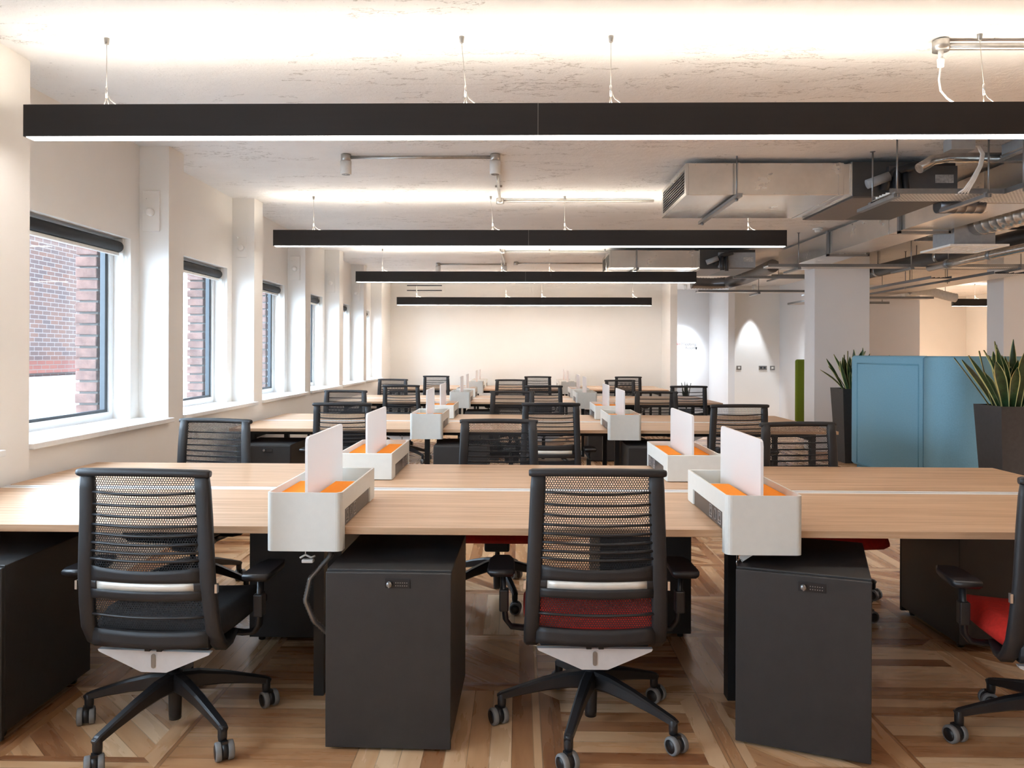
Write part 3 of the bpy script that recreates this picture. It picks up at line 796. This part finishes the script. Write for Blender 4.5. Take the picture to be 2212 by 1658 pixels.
# ------------------------------------------------------------------ small things under the nearest bench
f = BM(); pts = [(-.72, 3.02, .62), (-.72, 2.98, .58), (-.79, 2.95, .50), (-.805, 2.94, .42), (-.775, 2.95, .34), (-.715, 3.0, .26), (-.70, 3.24, .20)]
sm = []
for i in range(len(pts)-1):
    for j in range(14): sm.append(Vector(pts[i]).lerp(Vector(pts[i+1]), j/14))
rings_ = add_sweep(f, sm, circ(.011, 10), [1.0 if i % 2 else .82 for i in range(len(sm))])
tag(obj('cable_conduit', f, M['steel']), 'grey corrugated cable conduit curving down beside the front middle pedestal', 'cable')
pg = thing('hanging_plug', 'white plug on a thin cord hanging under the nearest left organiser', 'plug', (-.775, 2.83, .60))
f = BM(); add_tube(f, [(0, 0, .10), (0, 0, .02)], .002, 5); obj('cord', f, M['white_plastic'], pg)
f = BM(); add_box(f, -.012, .03, -.012, .012, -.006, .006, 0, None, .003); add_tube(f, [(-.02, 0, .01), (0, .0, .022), (.02, 0, .012), (.035, .0, .018)], .004, 6); obj('plug_body', f, M['white_plastic'], pg)
tg = thing('cable_tag', 'white printed tag on a wire ring under the nearest right organiser', 'tag', (.79, 2.80, .615))
f = BM(); add_box(f, -.001, .001, .0, .03, -.012, .04, 0, Matrix.Rotation(R(60), 4, 'Y')); obj('tag_card', box(.005, .05, -.001, .001, .0, .022, 0, Matrix.Rotation(R(-32), 4, 'Y')), M['white_plastic'], tg); f.free()
f = BM(); add_tube(f, [(.012*math.cos(a)-.004, 0, .012*math.sin(a)+.0) for a in [2*PI*i/12 for i in range(13)]], .0015, 5); add_tube(f, [(-.014, 0, .09), (-.014, 0, -.01)], .002, 5); obj('wire_ring', f, M['chrome'], tg)

# ------------------------------------------------------------------ conduits and ceiling spotlights
def conduit(label, pts, r=.0125, boxes=(), group='galvanised conduits on the ceiling', clips=()):
    cpt = thing('conduit', label, 'conduit', pts[0], 0, group); o = Vector(pts[0])
    f = BM()
    for a, b_ in zip(pts[:-1], pts[1:]): add_tube(f, [Vector(a)-o, Vector(b_)-o], r, 10)
    obj('conduit_run', f, M['conduit'], cpt)
    for b_ in boxes:
        f = BM(); p = Vector(b_)-o; add_lathe(f, [(.03, -.028), (.036, -.028), (.036, .02), (.03, .0225)], p, 18); obj('junction_box', f, M['conduit'], cpt)
    f = BM()
    for b_ in clips: p = Vector(b_)-o; add_box(f, p.x-.03, p.x+.03, p.y-.008, p.y+.008, p.z+r*.4, p.z+.022)
    if len(f.verts): obj('saddle_clip', f, M['conduit'], cpt)
    else: f.free()
    return cpt
ZP = ZC-.024
conduit('galvanised conduit between two white spotlights, then turning to the nearer ventilation unit', [(-1.263, 5.65, ZP), (-.18, 5.65, ZP), (-.185, 7.27, ZP), (1.24, 7.27, ZP)], boxes=((-1.263, 5.65, ZP), (-.18, 5.65, ZP), (-.185, 7.27, ZP)), clips=((-.183, 6.7, ZP), (.4, 7.27, ZP)))
conduit('galvanised conduit with round box at the upper right, over the nearest pendant light', [(1.918, 3.61, ZP-.01), (3.27, 3.62, ZP-.01)], .016, boxes=((1.918, 3.61, ZP-.003),))
conduit('far galvanised conduit between spotlights, turning to the farther ventilation unit', [(-1.30, 12.45, ZP), (-.24, 12.45, ZP), (-.24, 10.87, ZP), (1.9, 10.87, ZP)], boxes=((-1.30, 12.45, ZP), (-.24, 12.45, ZP), (-.24, 10.87, ZP)))
conduit('far short galvanised conduit right of the far spotlights', [(-.06, 12.30, ZP), (1.35, 12.30, ZP)], boxes=((-.06, 12.30, ZP), (1.35, 12.30, ZP)))
def spot(label, x, y, z=ZP-.029, s=1.0):
    S_ = thing('ceiling_spotlight', label, 'spotlight', (x, y, z), 0, 'white cylinder ceiling spotlights')
    f = BM(); add_lathe(f, [(.036, -.095*s), (.040, -.092*s), (.040, 0), (.036, 0)], (0, 0, 0), 24); obj('lamp_body', f, M['white_plastic'], S_)
    f = BM(); add_lathe(f, [(.001, -.093*s), (.028, -.093*s), (.030, -.0965*s), (.024, -.0968*s), (.001, -.0945*s)], (0, 0, 0), 18); obj('reflector', f, M['steel'], S_)
    return S_
spot('white cylinder spotlight at the left end of the near conduit', -1.263, 5.65)
spot('white cylinder spotlight at the right end of the near conduit', -.18, 5.65)
spot('far white spotlight at the left end of the far conduit', -1.30, 12.45)
spot('far white spotlight beside the pair of far conduit boxes', -.24, 12.45)
cg = thing('cable_gland', 'white cable gland and flex dropping from the round box to the nearest pendant light', 'cable gland', (1.918, 3.61, ZP-.031))
f = BM(); add_lathe(f, [(.011, -.035), (.012, 0)], (0, 0, 0), 12); add_lathe(f, [(.006, -.075), (.014, -.072), (.016, -.04), (.016, -.035), (.010, -.034)], (0, 0, 0), 14); obj('gland', f, M['white_plastic'], cg)
f = BM(); add_tube(f, [(0, 0, -.07), (-.008, 0, -.13), (.0, -.0, -.18), (.018, -.02, -.22), (.035, -.05, -.253)], .0045, 8); obj('flex', f, M['white_plastic'], cg)
sd = thing('smoke_detector', 'small white smoke detector on the ceiling beside the long duct', 'smoke detector', (3.40, 9.0, ZC))
f = BM(); add_lathe(f, [(.05, -.02), (.055, -.016), (.055, 0), (.05, 0)], (0, 0, 0), 20); obj('detector_base', f, M['white_plastic'], sd)
f = BM(); add_lathe(f, [(.012, -.05), (.03, -.045), (.036, -.02)], (0, 0, 0), 16); obj('sensor', f, M['white_plastic'], sd)

# ------------------------------------------------------------------ ceiling ventilation and services
def fan_coil(label, dy):
    F = thing('fan_coil_unit', label, 'ventilation unit', (1.235, 5.76+dy, 2.52), 0, 'ceiling fan coil units')
    w1, d, h = 1.13, .98, .235
    f = BM(); add_box(f, .0, w1, 0, d, 0, h, 0, None, .003)
    for xx in (.36, w1-.04): add_box(f, xx, xx+.012, -.004, d+.004, -.004, h+.003)
    for i in range(10): add_lathe(f, [(.001, -.003), (.004, -.002), (.004, 0)], (.05+i*.115, 0, .012 if i % 2 else h-.012), 6, 'y')
    obj('supply_duct', f, M['galv'], F)
    f = BM(); add_box(f, -.018, -.001, 0, d, 0, .028); add_box(f, -.018, -.001, 0, d, h-.028, h); add_box(f, -.018, -.001, 0, .06, .028, h-.028); add_box(f, -.018, -.001, d-.06, d, .028, h-.028)
    g = obj('grille_frame', f, M['galv'], F); f = BM()
    for i in range(8):
        z = .04+i*.021; add_prism(f, [(-.016, z), (-.002, z+.010), (-.002, z+.0125), (-.016, z+.0025)], 'y', .06, d-.06)
    obj('grille_slats', f, M['galv'], g)
    obj('grille_void_shade', box(-.0012, .0, .05, d-.05, .028, h-.028), M['unit_dark'], g)  # dark sheet stands in for the shade behind the slats
    f = BM(); add_box(f, w1, w1+.05, .01, d-.01, .006, h-.006); add_box(f, w1+.05, w1+.058, -.006, d+.006, -.006, h+.006); obj('flange', f, M['galv'], F)
    obj('fan_casing', box(w1+.058, w1+.80, -.01, d+.02, -.012, h+.006, .003), M['unit_dark'], F)
    obj('access_panel', box(w1+.07, w1+.40, .02, d, -.017, -.012), M['unit_brown'], F, 'brown underside panel')
    f = BM(); add_box(f, w1+.30, w1+.79, -.055, -.01, -.005, .20, 0, None, .003); cb = obj('control_box', f, M['unit_grey'] if dy else M['galv_dark'], F)
    obj('rating_label', box(w1+.63, w1+.76, -.058, -.055, .075, .135), M['label_plate'], cb)
    f = BM(); add_lathe(f, [(.014, -.09), (.022, -.09), (.024, -.06), (.024, -.055)], (w1+.40, 0, .035), 16, 'y'); obj('drain_spigot', f, M['white_plastic'], cb)
    f = BM(); add_tube(f, [(w1+.28, -.03, .03), (w1+.28, -.05, .10), (w1+.33, -.10, .15), (w1+.47, -.12, .19)], .032, 12); add_tube(f, [(w1+.33, -.10, .15), (w1+.33, -.12, .02), (w1+.33, -.12, -.05)], .03, 10); add_tube(f, [(w1+.39, -.10, .16), (w1+.39, -.12, .02), (w1+.39, -.12, -.06)], .024, 10)
    obj('insulated_pipe', f, M['insul'], F)
    f = BM(); add_tube(f, [(w1+.13, -.08, .06), (w1+.28, -.10, .115)], .034, 14); obj('filter', f, M['unit_grey'], F)
    f = BM()
    for yy in (-.04, d+.04): add_tube(f, [(.34, yy, -.05), (.34, yy, ZC-2.521)], .006, 8); add_lathe(f, [(.001, -.055), (.012, -.05), (.012, -.036)], (.34, yy, 0), 6)
    add_box(f, .32, .36, -.12, d+.12, -.034, -.010); obj('hanger_strut', f, M['strut'], F)
    return F
fan_coil('large galvanised ventilation unit with side grille hung under the ceiling, the nearer one', 0)
fan_coil('galvanised ventilation unit with side grille, the farther one beyond the second pendant light', 4.83)

D = thing('ventilation_duct', 'long rectangular galvanised duct running away along the right side', 'duct', (3.55, 4.5, 2.515))
f = BM(); add_box(f, 0, .42, 0, 6.3, 0, .245)
for yy in (1.55, 3.1, 4.6): add_box(f, -.004, .424, yy, yy+.012, -.004, .249)
obj('duct_body', f, M['galv'], D)
for yy in (2.86, 4.55):
    f = BM(); add_box(f, -.028, -.006, yy-.02, yy+.02, -.03, .26); add_box(f, -.028, .45, yy-.02, yy+.02, -.034, -.008); add_box(f, .428, .45, yy-.02, yy+.02, -.03, .26); obj('bracket', f, M['strut'], D)
S2 = thing('spiral_duct', 'short open ended spiral duct stub behind the near cable tray', 'duct', (3.19, 6.05, 2.50))
def spiral(bm, p0, p1, r, pitch=.06, n=18):
    p0, p1 = Vector(p0), Vector(p1); L = (p1-p0).length; k = max(3, int(L/pitch)); pts, sc = [], []
    for i in range(k):
        for q, s_ in ((0, 1), (.80, 1), (.84, 1.035), (.94, 1.035), (.98, 1)):
            pts.append(p0.lerp(p1, (i+q)/k)); sc.append(s_)
    pts.append(p1); sc.append(1); add_sweep(bm, pts, circ(r, n), sc)
f = BM(); spiral(f, (0, 0, 0), (.34, 0, 0), .062); obj('duct_body', f, M['galv_dark'], S2)
f = BM(); add_lathe(f, [(.001, -.001), (.055, -.0015)], (0, 0, 0), 18, 'x'); obj('open_end_shade', f, M['unit_dark'], S2)  # dark disc gives the shade inside the duct mouth
SD = thing('spiral_duct', 'bright silver spiral duct running into the square ceiling diffuser at right', 'duct', (4.25, 7.35, 2.565))
f = BM(); spiral(f, (0, 0, 0), (.25, -3.0, 0), .10, .10); obj('duct_body', f, M['galv'], SD)
DF = thing('ceiling_diffuser', 'square grey plenum box with cream diffuser grille hanging at right', 'air diffuser', (4.23, 7.55, 2.365))
obj('plenum', box(-.19, .19, -.19, .19, .012, .24, .003), M['unit_grey'], DF)
f = BM(); add_box(f, -.27, .27, -.27, -.22, -.006, .012); add_box(f, -.27, .27, .22, .27, -.006, .012); add_box(f, -.27, -.22, -.22, .22, -.006, .012); add_box(f, .22, .27, -.22, .22, -.006, .012)
for i in range(5): add_box(f, -.2, .2, -.16+i*.08, -.14+i*.08, -.003, .006)
for i in range(5): add_box(f, -.16+i*.08, -.14+i*.08, -.2, .2, -.002, .005)
obj('grille', f, M['white_plastic'], DF)

def tray(label, x0, x1, y0, y1, z, rods=(), along='x', cables=True):
    T = thing('cable_tray', label, 'cable tray', (x0, y0, z), 0, 'perforated cable trays'); w, d = x1-x0, y1-y0
    f = BM(); add_box(f, 0, w, 0, d, 0, .003); obj('tray_base', f, M['perf'], T)
    f = BM()
    if along == 'x': add_box(f, 0, w, -.002, 0, 0, .035); add_box(f, 0, w, d, d+.002, 0, .035)
    else: add_box(f, -.002, 0, 0, d, 0, .035); add_box(f, w, w+.002, 0, d, 0, .035)
    obj('side_rail', f, M['strut'], T)
    if cables:
        f = BM()
        for i in range(4):
            q = .2+.2*i; L = w if along == 'x' else d; pts = []
            for j in range(9):
                s_ = j/8*L; o_ = (d if along == 'x' else w)*q + random.uniform(-.012, .012)
                pts.append((s_, o_, .012) if along == 'x' else (o_, s_, .012))
            add_tube(f, pts, .0075, 6)
        obj('cable_run', f, M['insul'] if along == 'y' else M['white_plastic'], T)
    for (rx, ry) in rods:
        f = BM(); add_tube(f, [(rx-x0, ry-y0, -.03), (rx-x0, ry-y0, ZC-z)], .006, 8); add_box(f, rx-x0-.022, rx-x0+.022, ry-y0-.022, ry-y0+.022, -.012, -.001); add_lathe(f, [(.012, -.006), (.018, -.003), (.018, 0)], (rx-x0, ry-y0, ZC-z), 10)
        obj('drop_rod', f, M['strut'], T)
    if rods and along == 'x':
        for rx in sorted({q[0] for q in rods}): obj('support_channel', box(rx-x0-.02, rx-x0+.02, -.06, d+.25, -.035, -.012), M['strut'], T)
    return T
tray('perforated cable tray with white cables in front of the nearer ventilation unit', 2.48, 3.24, 5.30, 5.56, 2.435, ((2.50, 5.24), (2.50, 5.60), (3.1, 5.24)))
tray('wide perforated cable tray at the upper right edge of the view', 3.26, 3.78, 3.6, 5.62, 2.44, ((3.24, 5.1), (3.24, 4.2)), 'y')
tray('long perforated cable tray crossing in front of the columns', 2.95, 7.6, 9.35, 9.55, 2.395, ((3.3, 9.33), (4.62, 9.33), (5.9, 9.33), (7.0, 9.33)))
tray('perforated cable tray running away beyond the crossing tray', 5.75, 6.15, 9.6, 16.0, 2.34, ((5.73, 10.6), (6.17, 12.5)), 'y')
tray('narrow cable tray running away under the black pipe', 5.1, 5.35, 9.8, 15.0, 2.30, ((5.37, 11), (5.37, 13.6)), 'y')
tray('far cable tray crossing the corridor', 3.0, 5.4, 13.2, 13.4, 2.40, ((4.0, 13.18), (4.9, 13.18)))
tray('farther cable tray across the corridor, high up', 3.9, 4.88, 12.2, 12.45, 2.56, ((4.0, 12.18), (4.8, 12.18)))
tray('far cable tray right of the first column', 5.0, 6.6, 12.6, 12.8, 2.25, ((5.5, 12.58),))
T7 = thing('cable_trunking', 'grey square trunking at the top right corner, along the ceiling', 'trunking', (3.30, 2.6, 2.69))
f = BM(); add_box(f, 0, .24, 0, 2.83, 0, ZC-2.69-.001); obj('trunking_body', f, M['unit_grey'], T7)
f = BM(); add_box(f, -.012, 0, 0, 2.83, -.005, .012); add_box(f, -.012, 0, 0, 2.83, .02, .032); obj('lip', f, M['galv'], T7)
P1 = thing('insulated_pipe', 'thick black insulated pipe with silver bands running away at right', 'pipe', (5.0, 6.0, 2.53))
f = BM(); add_tube(f, [(0, 0, 0), (0, 2.5, .0), (0, 7.0, 0)], .085, 16); obj('lagging', f, M['insul'], P1)
for yy in (1.6, 2.55, 3.4, 5): f = BM(); add_lathe(f, [(.086, yy-.03), (.089, yy-.03), (.089, yy+.03), (.086, yy+.03)], (0, 0, 0), 16, 'y'); add_box(f, -.012, .012, yy-.02, yy+.02, .085, ZC-2.531); obj('pipe_band', f, M['foil'], P1, 'silver foil band')
P2 = thing('foil_pipe', 'silver foil wrapped pipe below the black insulated pipe', 'pipe', (4.82, 5.5, 2.38))
f = BM(); add_tube(f, [(0, 0, 0), (0, 3, 0), (0, 3.8, 0)], .045, 14); obj('lagging', f, M['foil'], P2)
for yy in (1.5, 2.6, 3.4): f = BM(); add_lathe(f, [(.046, yy-.025), (.055, yy-.02), (.055, yy+.02), (.046, yy+.025)], (0, 0, 0), 14, 'y'); add_tube(f, [(0, yy, .045), (0, yy, .40)], .005, 6); obj('pipe_clip', f, M['strut'], P2)
P3 = thing('insulated_pipe', 'brown black pipe loops above the square diffuser', 'pipe', (4.75, 6.9, 2.60))
f = BM(); add_tube(f, [(.0, -.6, .05), (.05, -.2, .06), (.1, .2, .02), (.05, .5, -.05), (-.05, .7, -.02), (-.1, .9, .06), (.0, 1.6, .1)], .022, 10); obj('lagging', f, M['insul'], P3)
P4 = thing('foil_pipe', 'foil wrapped pipe behind the nearer ventilation unit, high at right', 'pipe', (2.75, 5.45, 2.70))
f = BM(); add_tube(f, [(0, .0, -.06), (.10, .02, .0), (.2, .03, .02), (.78, .03, .02)], .036, 14); obj('lagging', f, M['foil'], P4)
JB = thing('junction_box', 'grey junction box on the ceiling with white cables looping down', 'junction box', (2.93, 5.28, ZC-.08))
obj('box_body', box(-.08, .08, -.05, .05, 0, .079, .003), M['unit_grey'], JB)
f = BM()
for i in range(4): add_tube(f, [(.07, -.01+i*.006, .03), (.12+i*.004, 0, .03), (.145+i*.006, 0, -.02), (.12+i*.006, -.02, -.10), (.06+i*.009, -.03, -.20), (.02+i*.012, -.02, -.26), (.0+i*.025, .04, -.282)], .0065, 7)
obj('looping_cables', f, M['white_plastic'], JB)
FX = thing('flexible_duct', 'dark ribbed flexible duct bending behind the third pendant light at right', 'duct', (2.96, 13.55, 2.58))
f = BM(); P_ = [Vector(p) for p in ((0, 0, 0), (.35, 0, -.01), (.6, -.1, .0), (.75, -.6, .03), (.78, -1.3, .06), (.80, -1.9, .09))]; pts, sc = [], []
for a, b_ in zip(P_[:-1], P_[1:]):
    n_ = max(2, int((b_-a).length/.025))
    for j in range(n_): pts.append(a.lerp(b_, j/n_)); sc.append(1.0 if len(pts) % 2 else .93)
add_sweep(f, pts, circ(.10, 16), sc); obj('duct_body', f, M['galv_dark'], FX)
F2 = thing('flexible_duct', 'pale ribbed flexible duct high up left of the right-hand column', 'duct', (6.4, 13.2, 2.36))
f = BM(); pts = [(i*.025, .0, .06*math.sin(i*.12)) for i in range(36)]; add_sweep(f, pts, circ(.075, 14), [1.0 if i % 2 else .92 for i in range(36)]); obj('duct_body', f, M['white_plastic'], F2)
for xx in (.15, .7): obj('hanger', tube([(xx, 0, .05), (xx, 0, ZC-2.36)], .004, 6), M['strut'], F2)
for i, (x0, x1, y, z, lb) in enumerate(((4.05, 4.70, 8.1, 2.52, 'steel support channel crossing under the long duct'), (3.2, 4.6, 11.8, 2.49, 'far steel support channel near the first column'), (5.1, 7.4, 10.4, 2.48, 'steel support channel crossing between the columns'), (5.3, 6.5, 13.9, 2.25, 'low far steel support channel right of the first column'))):
    C9 = thing('support_channel', lb, 'support channel', (x0, y, z), 0, 'steel support channels')
    obj('channel', box(0, x1-x0, -.02, .02, 0, .04), M['strut'], C9)
    for xx in (.12, x1-x0-.12): obj('drop_rod', tube([(xx, 0, .0), (xx, 0, ZC-z)], .006, 8), M['strut'], C9)

# ------------------------------------------------------------------ far walls: vent, sockets, sign, spot lamps
V = thing('wall_vent', 'white wall vent with two dark slots high on the end wall', 'vent', (-1.90, YF, 2.655))
f = BM(); add_box(f, -.40, .40, -.012, 0, -.09, .09, 0, None, .003); obj('vent_plate', f, M['wall'], V)
for s in (-1, 1): obj('slot', box(-.35, .35, -.016, -.012, s*.05-.010, s*.05+.010), M['dark_frame'], V)
def plate(label, x, w, kind):
    S_ = thing(kind, label, 'socket' if kind == 'wall_socket' else 'switch', (x, 16.6, 1.07), 0, 'steel plates on the corridor wall')
    obj('plate', box(-w/2, w/2, -.008, 0, -.045, .045, .002), M['steel'], S_)
    f = BM(); k = 2 if w > .12 else 1
    for i in range(k): c = (i-.5*(k-1))*.075; add_box(f, c-.022, c+.022, -.011, -.008, -.018, .022, 0, None, .001)
    obj('insert', f, M['white_plastic'] if k == 1 else M['dark_frame'], S_)
plate('square steel switch plate, leftmost on the corridor wall', 4.63, .10, 'wall_switch')
plate('double steel socket plate on the corridor wall', 5.13, .17, 'wall_socket')
plate('square steel switch plate right of the double socket', 5.33, .10, 'wall_switch')
SG = thing('wall_sign', 'grey Meeting Room lettering with red arrow on the grey corridor wall', 'sign', (3.50, 17.5, 1.55))
def text(s, x, z, size, nm):
    cu = bpy.data.curves.new(nm, 'FONT'); cu.body = s; cu.size = size; cu.extrude = .002; cu.align_x = 'LEFT'; cu.offset = -.0015
    o = bpy.data.objects.new(nm, cu); dg = bpy.context.evaluated_depsgraph_get(); COL.objects.link(o); dg.update()
    me = bpy.data.meshes.new_from_object(o.evaluated_get(dg)); COL.objects.unlink(o); bpy.data.objects.remove(o)
    ob = bpy.data.objects.new(nm, me); COL.objects.link(ob); ob.parent = SG; ob.location = (x, -.003, z); ob.rotation_euler = (PI/2, 0, 0)
    me.materials.append(M['text']); return ob
text('Meeting', .10, -.005, .105, 'lettering'); text('Room', .19, -.085, .095, 'lettering')
f = BM(); add_box(f, 0, .09, -.004, 0, .026, .034)
for s in (-1, 1): add_box(f, 0, .045, -.004, 0, -.004, .004, 0, Matrix.Translation((0, 0, .03)) @ Matrix.Rotation(R(40)*s, 4, 'Y'))
obj('arrow', f, M['red'], SG, 'red left-pointing arrow')
f = BM(); add_lathe(f, [(.001, -.004), (.018, -.004), (.018, 0)], (.435, 0, -.055), 14, 'y'); add_prism(f, [(.42, -.06), (.45, -.06), (.435, -.105)], 'y', -.004, 0); obj('pin_mark', f, M['dark_frame'], SG, 'black map pin mark')
def wall_lamp(label, x, y, aim, power, size, blend, col=(.82, .91, 1)):
    S_ = spot(label, x, y, ZC-.002)
    ld = bpy.data.lights.new('lamp', 'SPOT'); ld.energy = power; ld.spot_size = R(size); ld.spot_blend = blend; ld.shadow_soft_size = .02; ld.color = col
    lo = bpy.data.objects.new('lamp', ld); COL.objects.link(lo); lo.parent = S_; lo.location = (0, 0, -.11)
    d = Vector(aim) - Vector((x, y, ZC-.112)); lo.rotation_euler = d.to_track_quat('-Z', 'Y').to_euler()
wall_lamp('spotlight on the corridor ceiling aimed at the lettering', 3.45, 16.35, (3.66, 17.5, 1.45), 60, 36, .7)
wall_lamp('spotlight on the corridor ceiling washing the wall with the sockets', 4.86, 16.32, (4.86, 16.50, .9), 70, 38, .5)
wall_lamp('added unseen fill spotlight inside the corridor, left of the lettering', 2.3, 16.6, (2.6, 16.6, 0), 90, 150, .9)  # added lamp, brightens the corridor from out of view
wall_lamp('added fill spotlight before the corridor walls, above the aisle', 4.6, 13.9, (4.6, 13.9, 0), 90, 140, .9)  # added lamp, lifts the light in front of the corridor
for i, (x, y) in enumerate(((6.4, 5.2), (7.5, 8.5), (6.0, 3.0), (8.9, 17.4))):
    wall_lamp(['added unseen fill spotlight right of the blue booth', 'added unseen fill spotlight near the right-hand column', 'added unseen fill spotlight over the right aisle', 'added fill spotlight beyond the right-hand column', 'white ceiling spotlight before the corridor'][i], x, y, (x, y, 0), 200, 130, .8, (1, .93, .82) if i == 3 else (.82, .91, 1))  # lamps added to brighten the right aisle and the far right room

# ------------------------------------------------------------------ planters and booths
def leaf(bm, base_, h, w, lean, az, curl):
    n = 9; d = Vector((math.cos(az), math.sin(az), 0)); side = Vector((-d.y, d.x, 0)); tw = random.uniform(-.8, .8); L = []
    for i in range(n+1):
        t_ = i/n; p = Vector(base_) + d*(lean*t_ + curl*t_*t_) + Vector((0, 0, h*t_*(1-.12*t_*abs(lean+curl)/max(h, .1))))
        ww = w*(.55+.9*t_-.2*t_*t_)*(1-max(0, (t_-.55)/.45)**2.2) ; ang = tw*t_
        sd_ = (side*math.cos(ang) + d*math.sin(ang)); nrm = sd_.cross(Vector((0, 0, 1)))
        ww = max(ww, .001)
        L.append([bm.verts.new(p - sd_*ww + nrm*.006), bm.verts.new(p - sd_*ww*.82 + nrm*.002), bm.verts.new(p - nrm*.006), bm.verts.new(p + sd_*ww*.82 + nrm*.002), bm.verts.new(p + sd_*ww + nrm*.006)])
    for i in range(n):
        for j in range(4):
            f = bm.faces.new((L[i][j], L[i][j+1], L[i+1][j+1], L[i+1][j])); f.smooth = True; f.material_index = 1 if j in (0, 3) else 0
def planter(label, plabel, x, y, hmax, seed, n=26):
    random.seed(seed)
    P = thing('square_planter', label, 'planter', (x, y, 0), 0, 'tall black planters')
    f = BM(); t0, t1, H = .15, .20, .93; vs = []
    ring = lambda w, z: [f.verts.new((sx*w, sy*w, z)) for sx, sy in ((-1, -1), (1, -1), (1, 1), (-1, 1))]
    rs = [ring(t0, 0), ring(t1, H), ring(t1-.018, H), ring(t1-.022, H-.06)]
    for a, b_ in zip(rs[:-1], rs[1:]):
        for j in range(4): f.faces.new((a[j], a[(j+1) % 4], b_[(j+1) % 4], b_[j]))
    f.faces.new(rs[0][::-1]); f.faces.new(rs[-1]); obj('pot', f, M['planter'], P)
    obj('soil', box(-t1+.024, t1-.024, -t1+.024, t1-.024, H-.0599, H-.045), M['soil'], P)
    q = thing('snake_plant', plabel, 'plant', (x, y, H-.045), 0, 'snake plants in the planters')
    f = BM()
    for i in range(n):
        az = random.uniform(0, 2*PI); r = random.uniform(.01, .14); h = hmax*random.uniform(.55, 1.0)*(1-.9*r)
        ln = random.uniform(.04, .30)*(r/.14+.2); leaf(f, (r*math.cos(az), r*math.sin(az), 0), h, random.uniform(.028, .045), ln, az, random.uniform(-.04, .16))
    obj('leaves', f, [M['leaf'], M['leaf_edge']], q)
planter('tall black tapered planter at the right edge, in front of the blue booth', 'snake plant with cream edged leaves in the right-hand planter', 4.18, 6.74, .66, 4, 44)
planter('tall black tapered planter beside the column, behind the blue booth', 'snake plant with cream edged leaves in the planter beside the column', 4.22, 10.0, .60, 9, 38)

def booth_panel(bm, path, z0, z1, th, inset=0):
    add_sweep(bm, [(x, y, (z0+z1)/2) for x, y in path], rect(th, z1-z0, .025), None, 0, True)
BT = thing('booth_sofa', 'high backed sky blue felt booth between the two planters', 'booth', (4.0, 8.4, 0))
def arc(cx_, cy_, r, a0, a1, n=8): return [(cx_+r*math.cos(a0+(a1-a0)*i/n), cy_+r*math.sin(a0+(a1-a0)*i/n)) for i in range(n+1)]
z0, z1 = .06, 1.345
pA = [(.9, 1.12)] + arc(.14, .98, .14, PI/2, PI, 6) + [(0, .5), (0, -.63)]
f = BM(); booth_panel(f, pA, z0, z1, .07); o1 = obj('back_panel', f, M['blue'], BT)
pB = [(0, -.65), (0, -.82)] + arc(.16, -.86, .16, PI, PI*1.5, 8) + [(.9, -1.02)]
f = BM(); booth_panel(f, pB, z0, z1, .07); o2 = obj('side_panel', f, M['blue'], BT)
f = BM(); add_sweep(f, [(0, -.64, z0+.02), (0, -.64, z1-.01)], circ(.02, 8)); obj('seam', f, M['blue_edge'], BT)
f = BM()
def frame_line(y0, y1, a, b_, xx):
    for q in (((xx, y0, a), (xx, y1, a)), ((xx, y0, b_), (xx, y1, b_)), ((xx, y0, a), (xx, y0, b_)), ((xx, y1, a), (xx, y1, b_))): add_tube(f, q, .009, 8)
frame_line(-.55, .86, z0+.03, z1-.09, -.034); obj('piping', f, M['blue_edge'], BT)
obj('seat_base', box(.036, .75, -.95, 1.05, 0, .42, .02), M['blue_edge'], BT)
BG = thing('booth_sofa', 'olive green felt booth end panel behind the column', 'booth', (4.25, 12.1, 0))
f = BM(); add_box(f, 0, .9, 0, .08, .08, 1.28, 0, None, .03); obj('back_panel', f, M['green'], BG)
obj('seat_base', box(.35, .86, .081, .6, 0, .42, .02), M['green'], BG)
KP = thing('potted_plant', 'small dark leafed potted plant on the floor at the corner of the end wall', 'plant', (3.06, 14.4, 0))
f = BM(); add_lathe(f, [(.001, 0), (.09, 0), (.13, .35), (.12, .35), (.11, .33), (.001, .33)], n=20); obj('pot', f, M['planter'], KP)
f = BM(); random.seed(3)
for i in range(24): leaf(f, (0, 0, .33), random.uniform(.3, .54), .012, random.uniform(.0, .07), random.uniform(0, 6.28), .02)
obj('leaves', f, [M['leaf'], M['leaf']], KP)
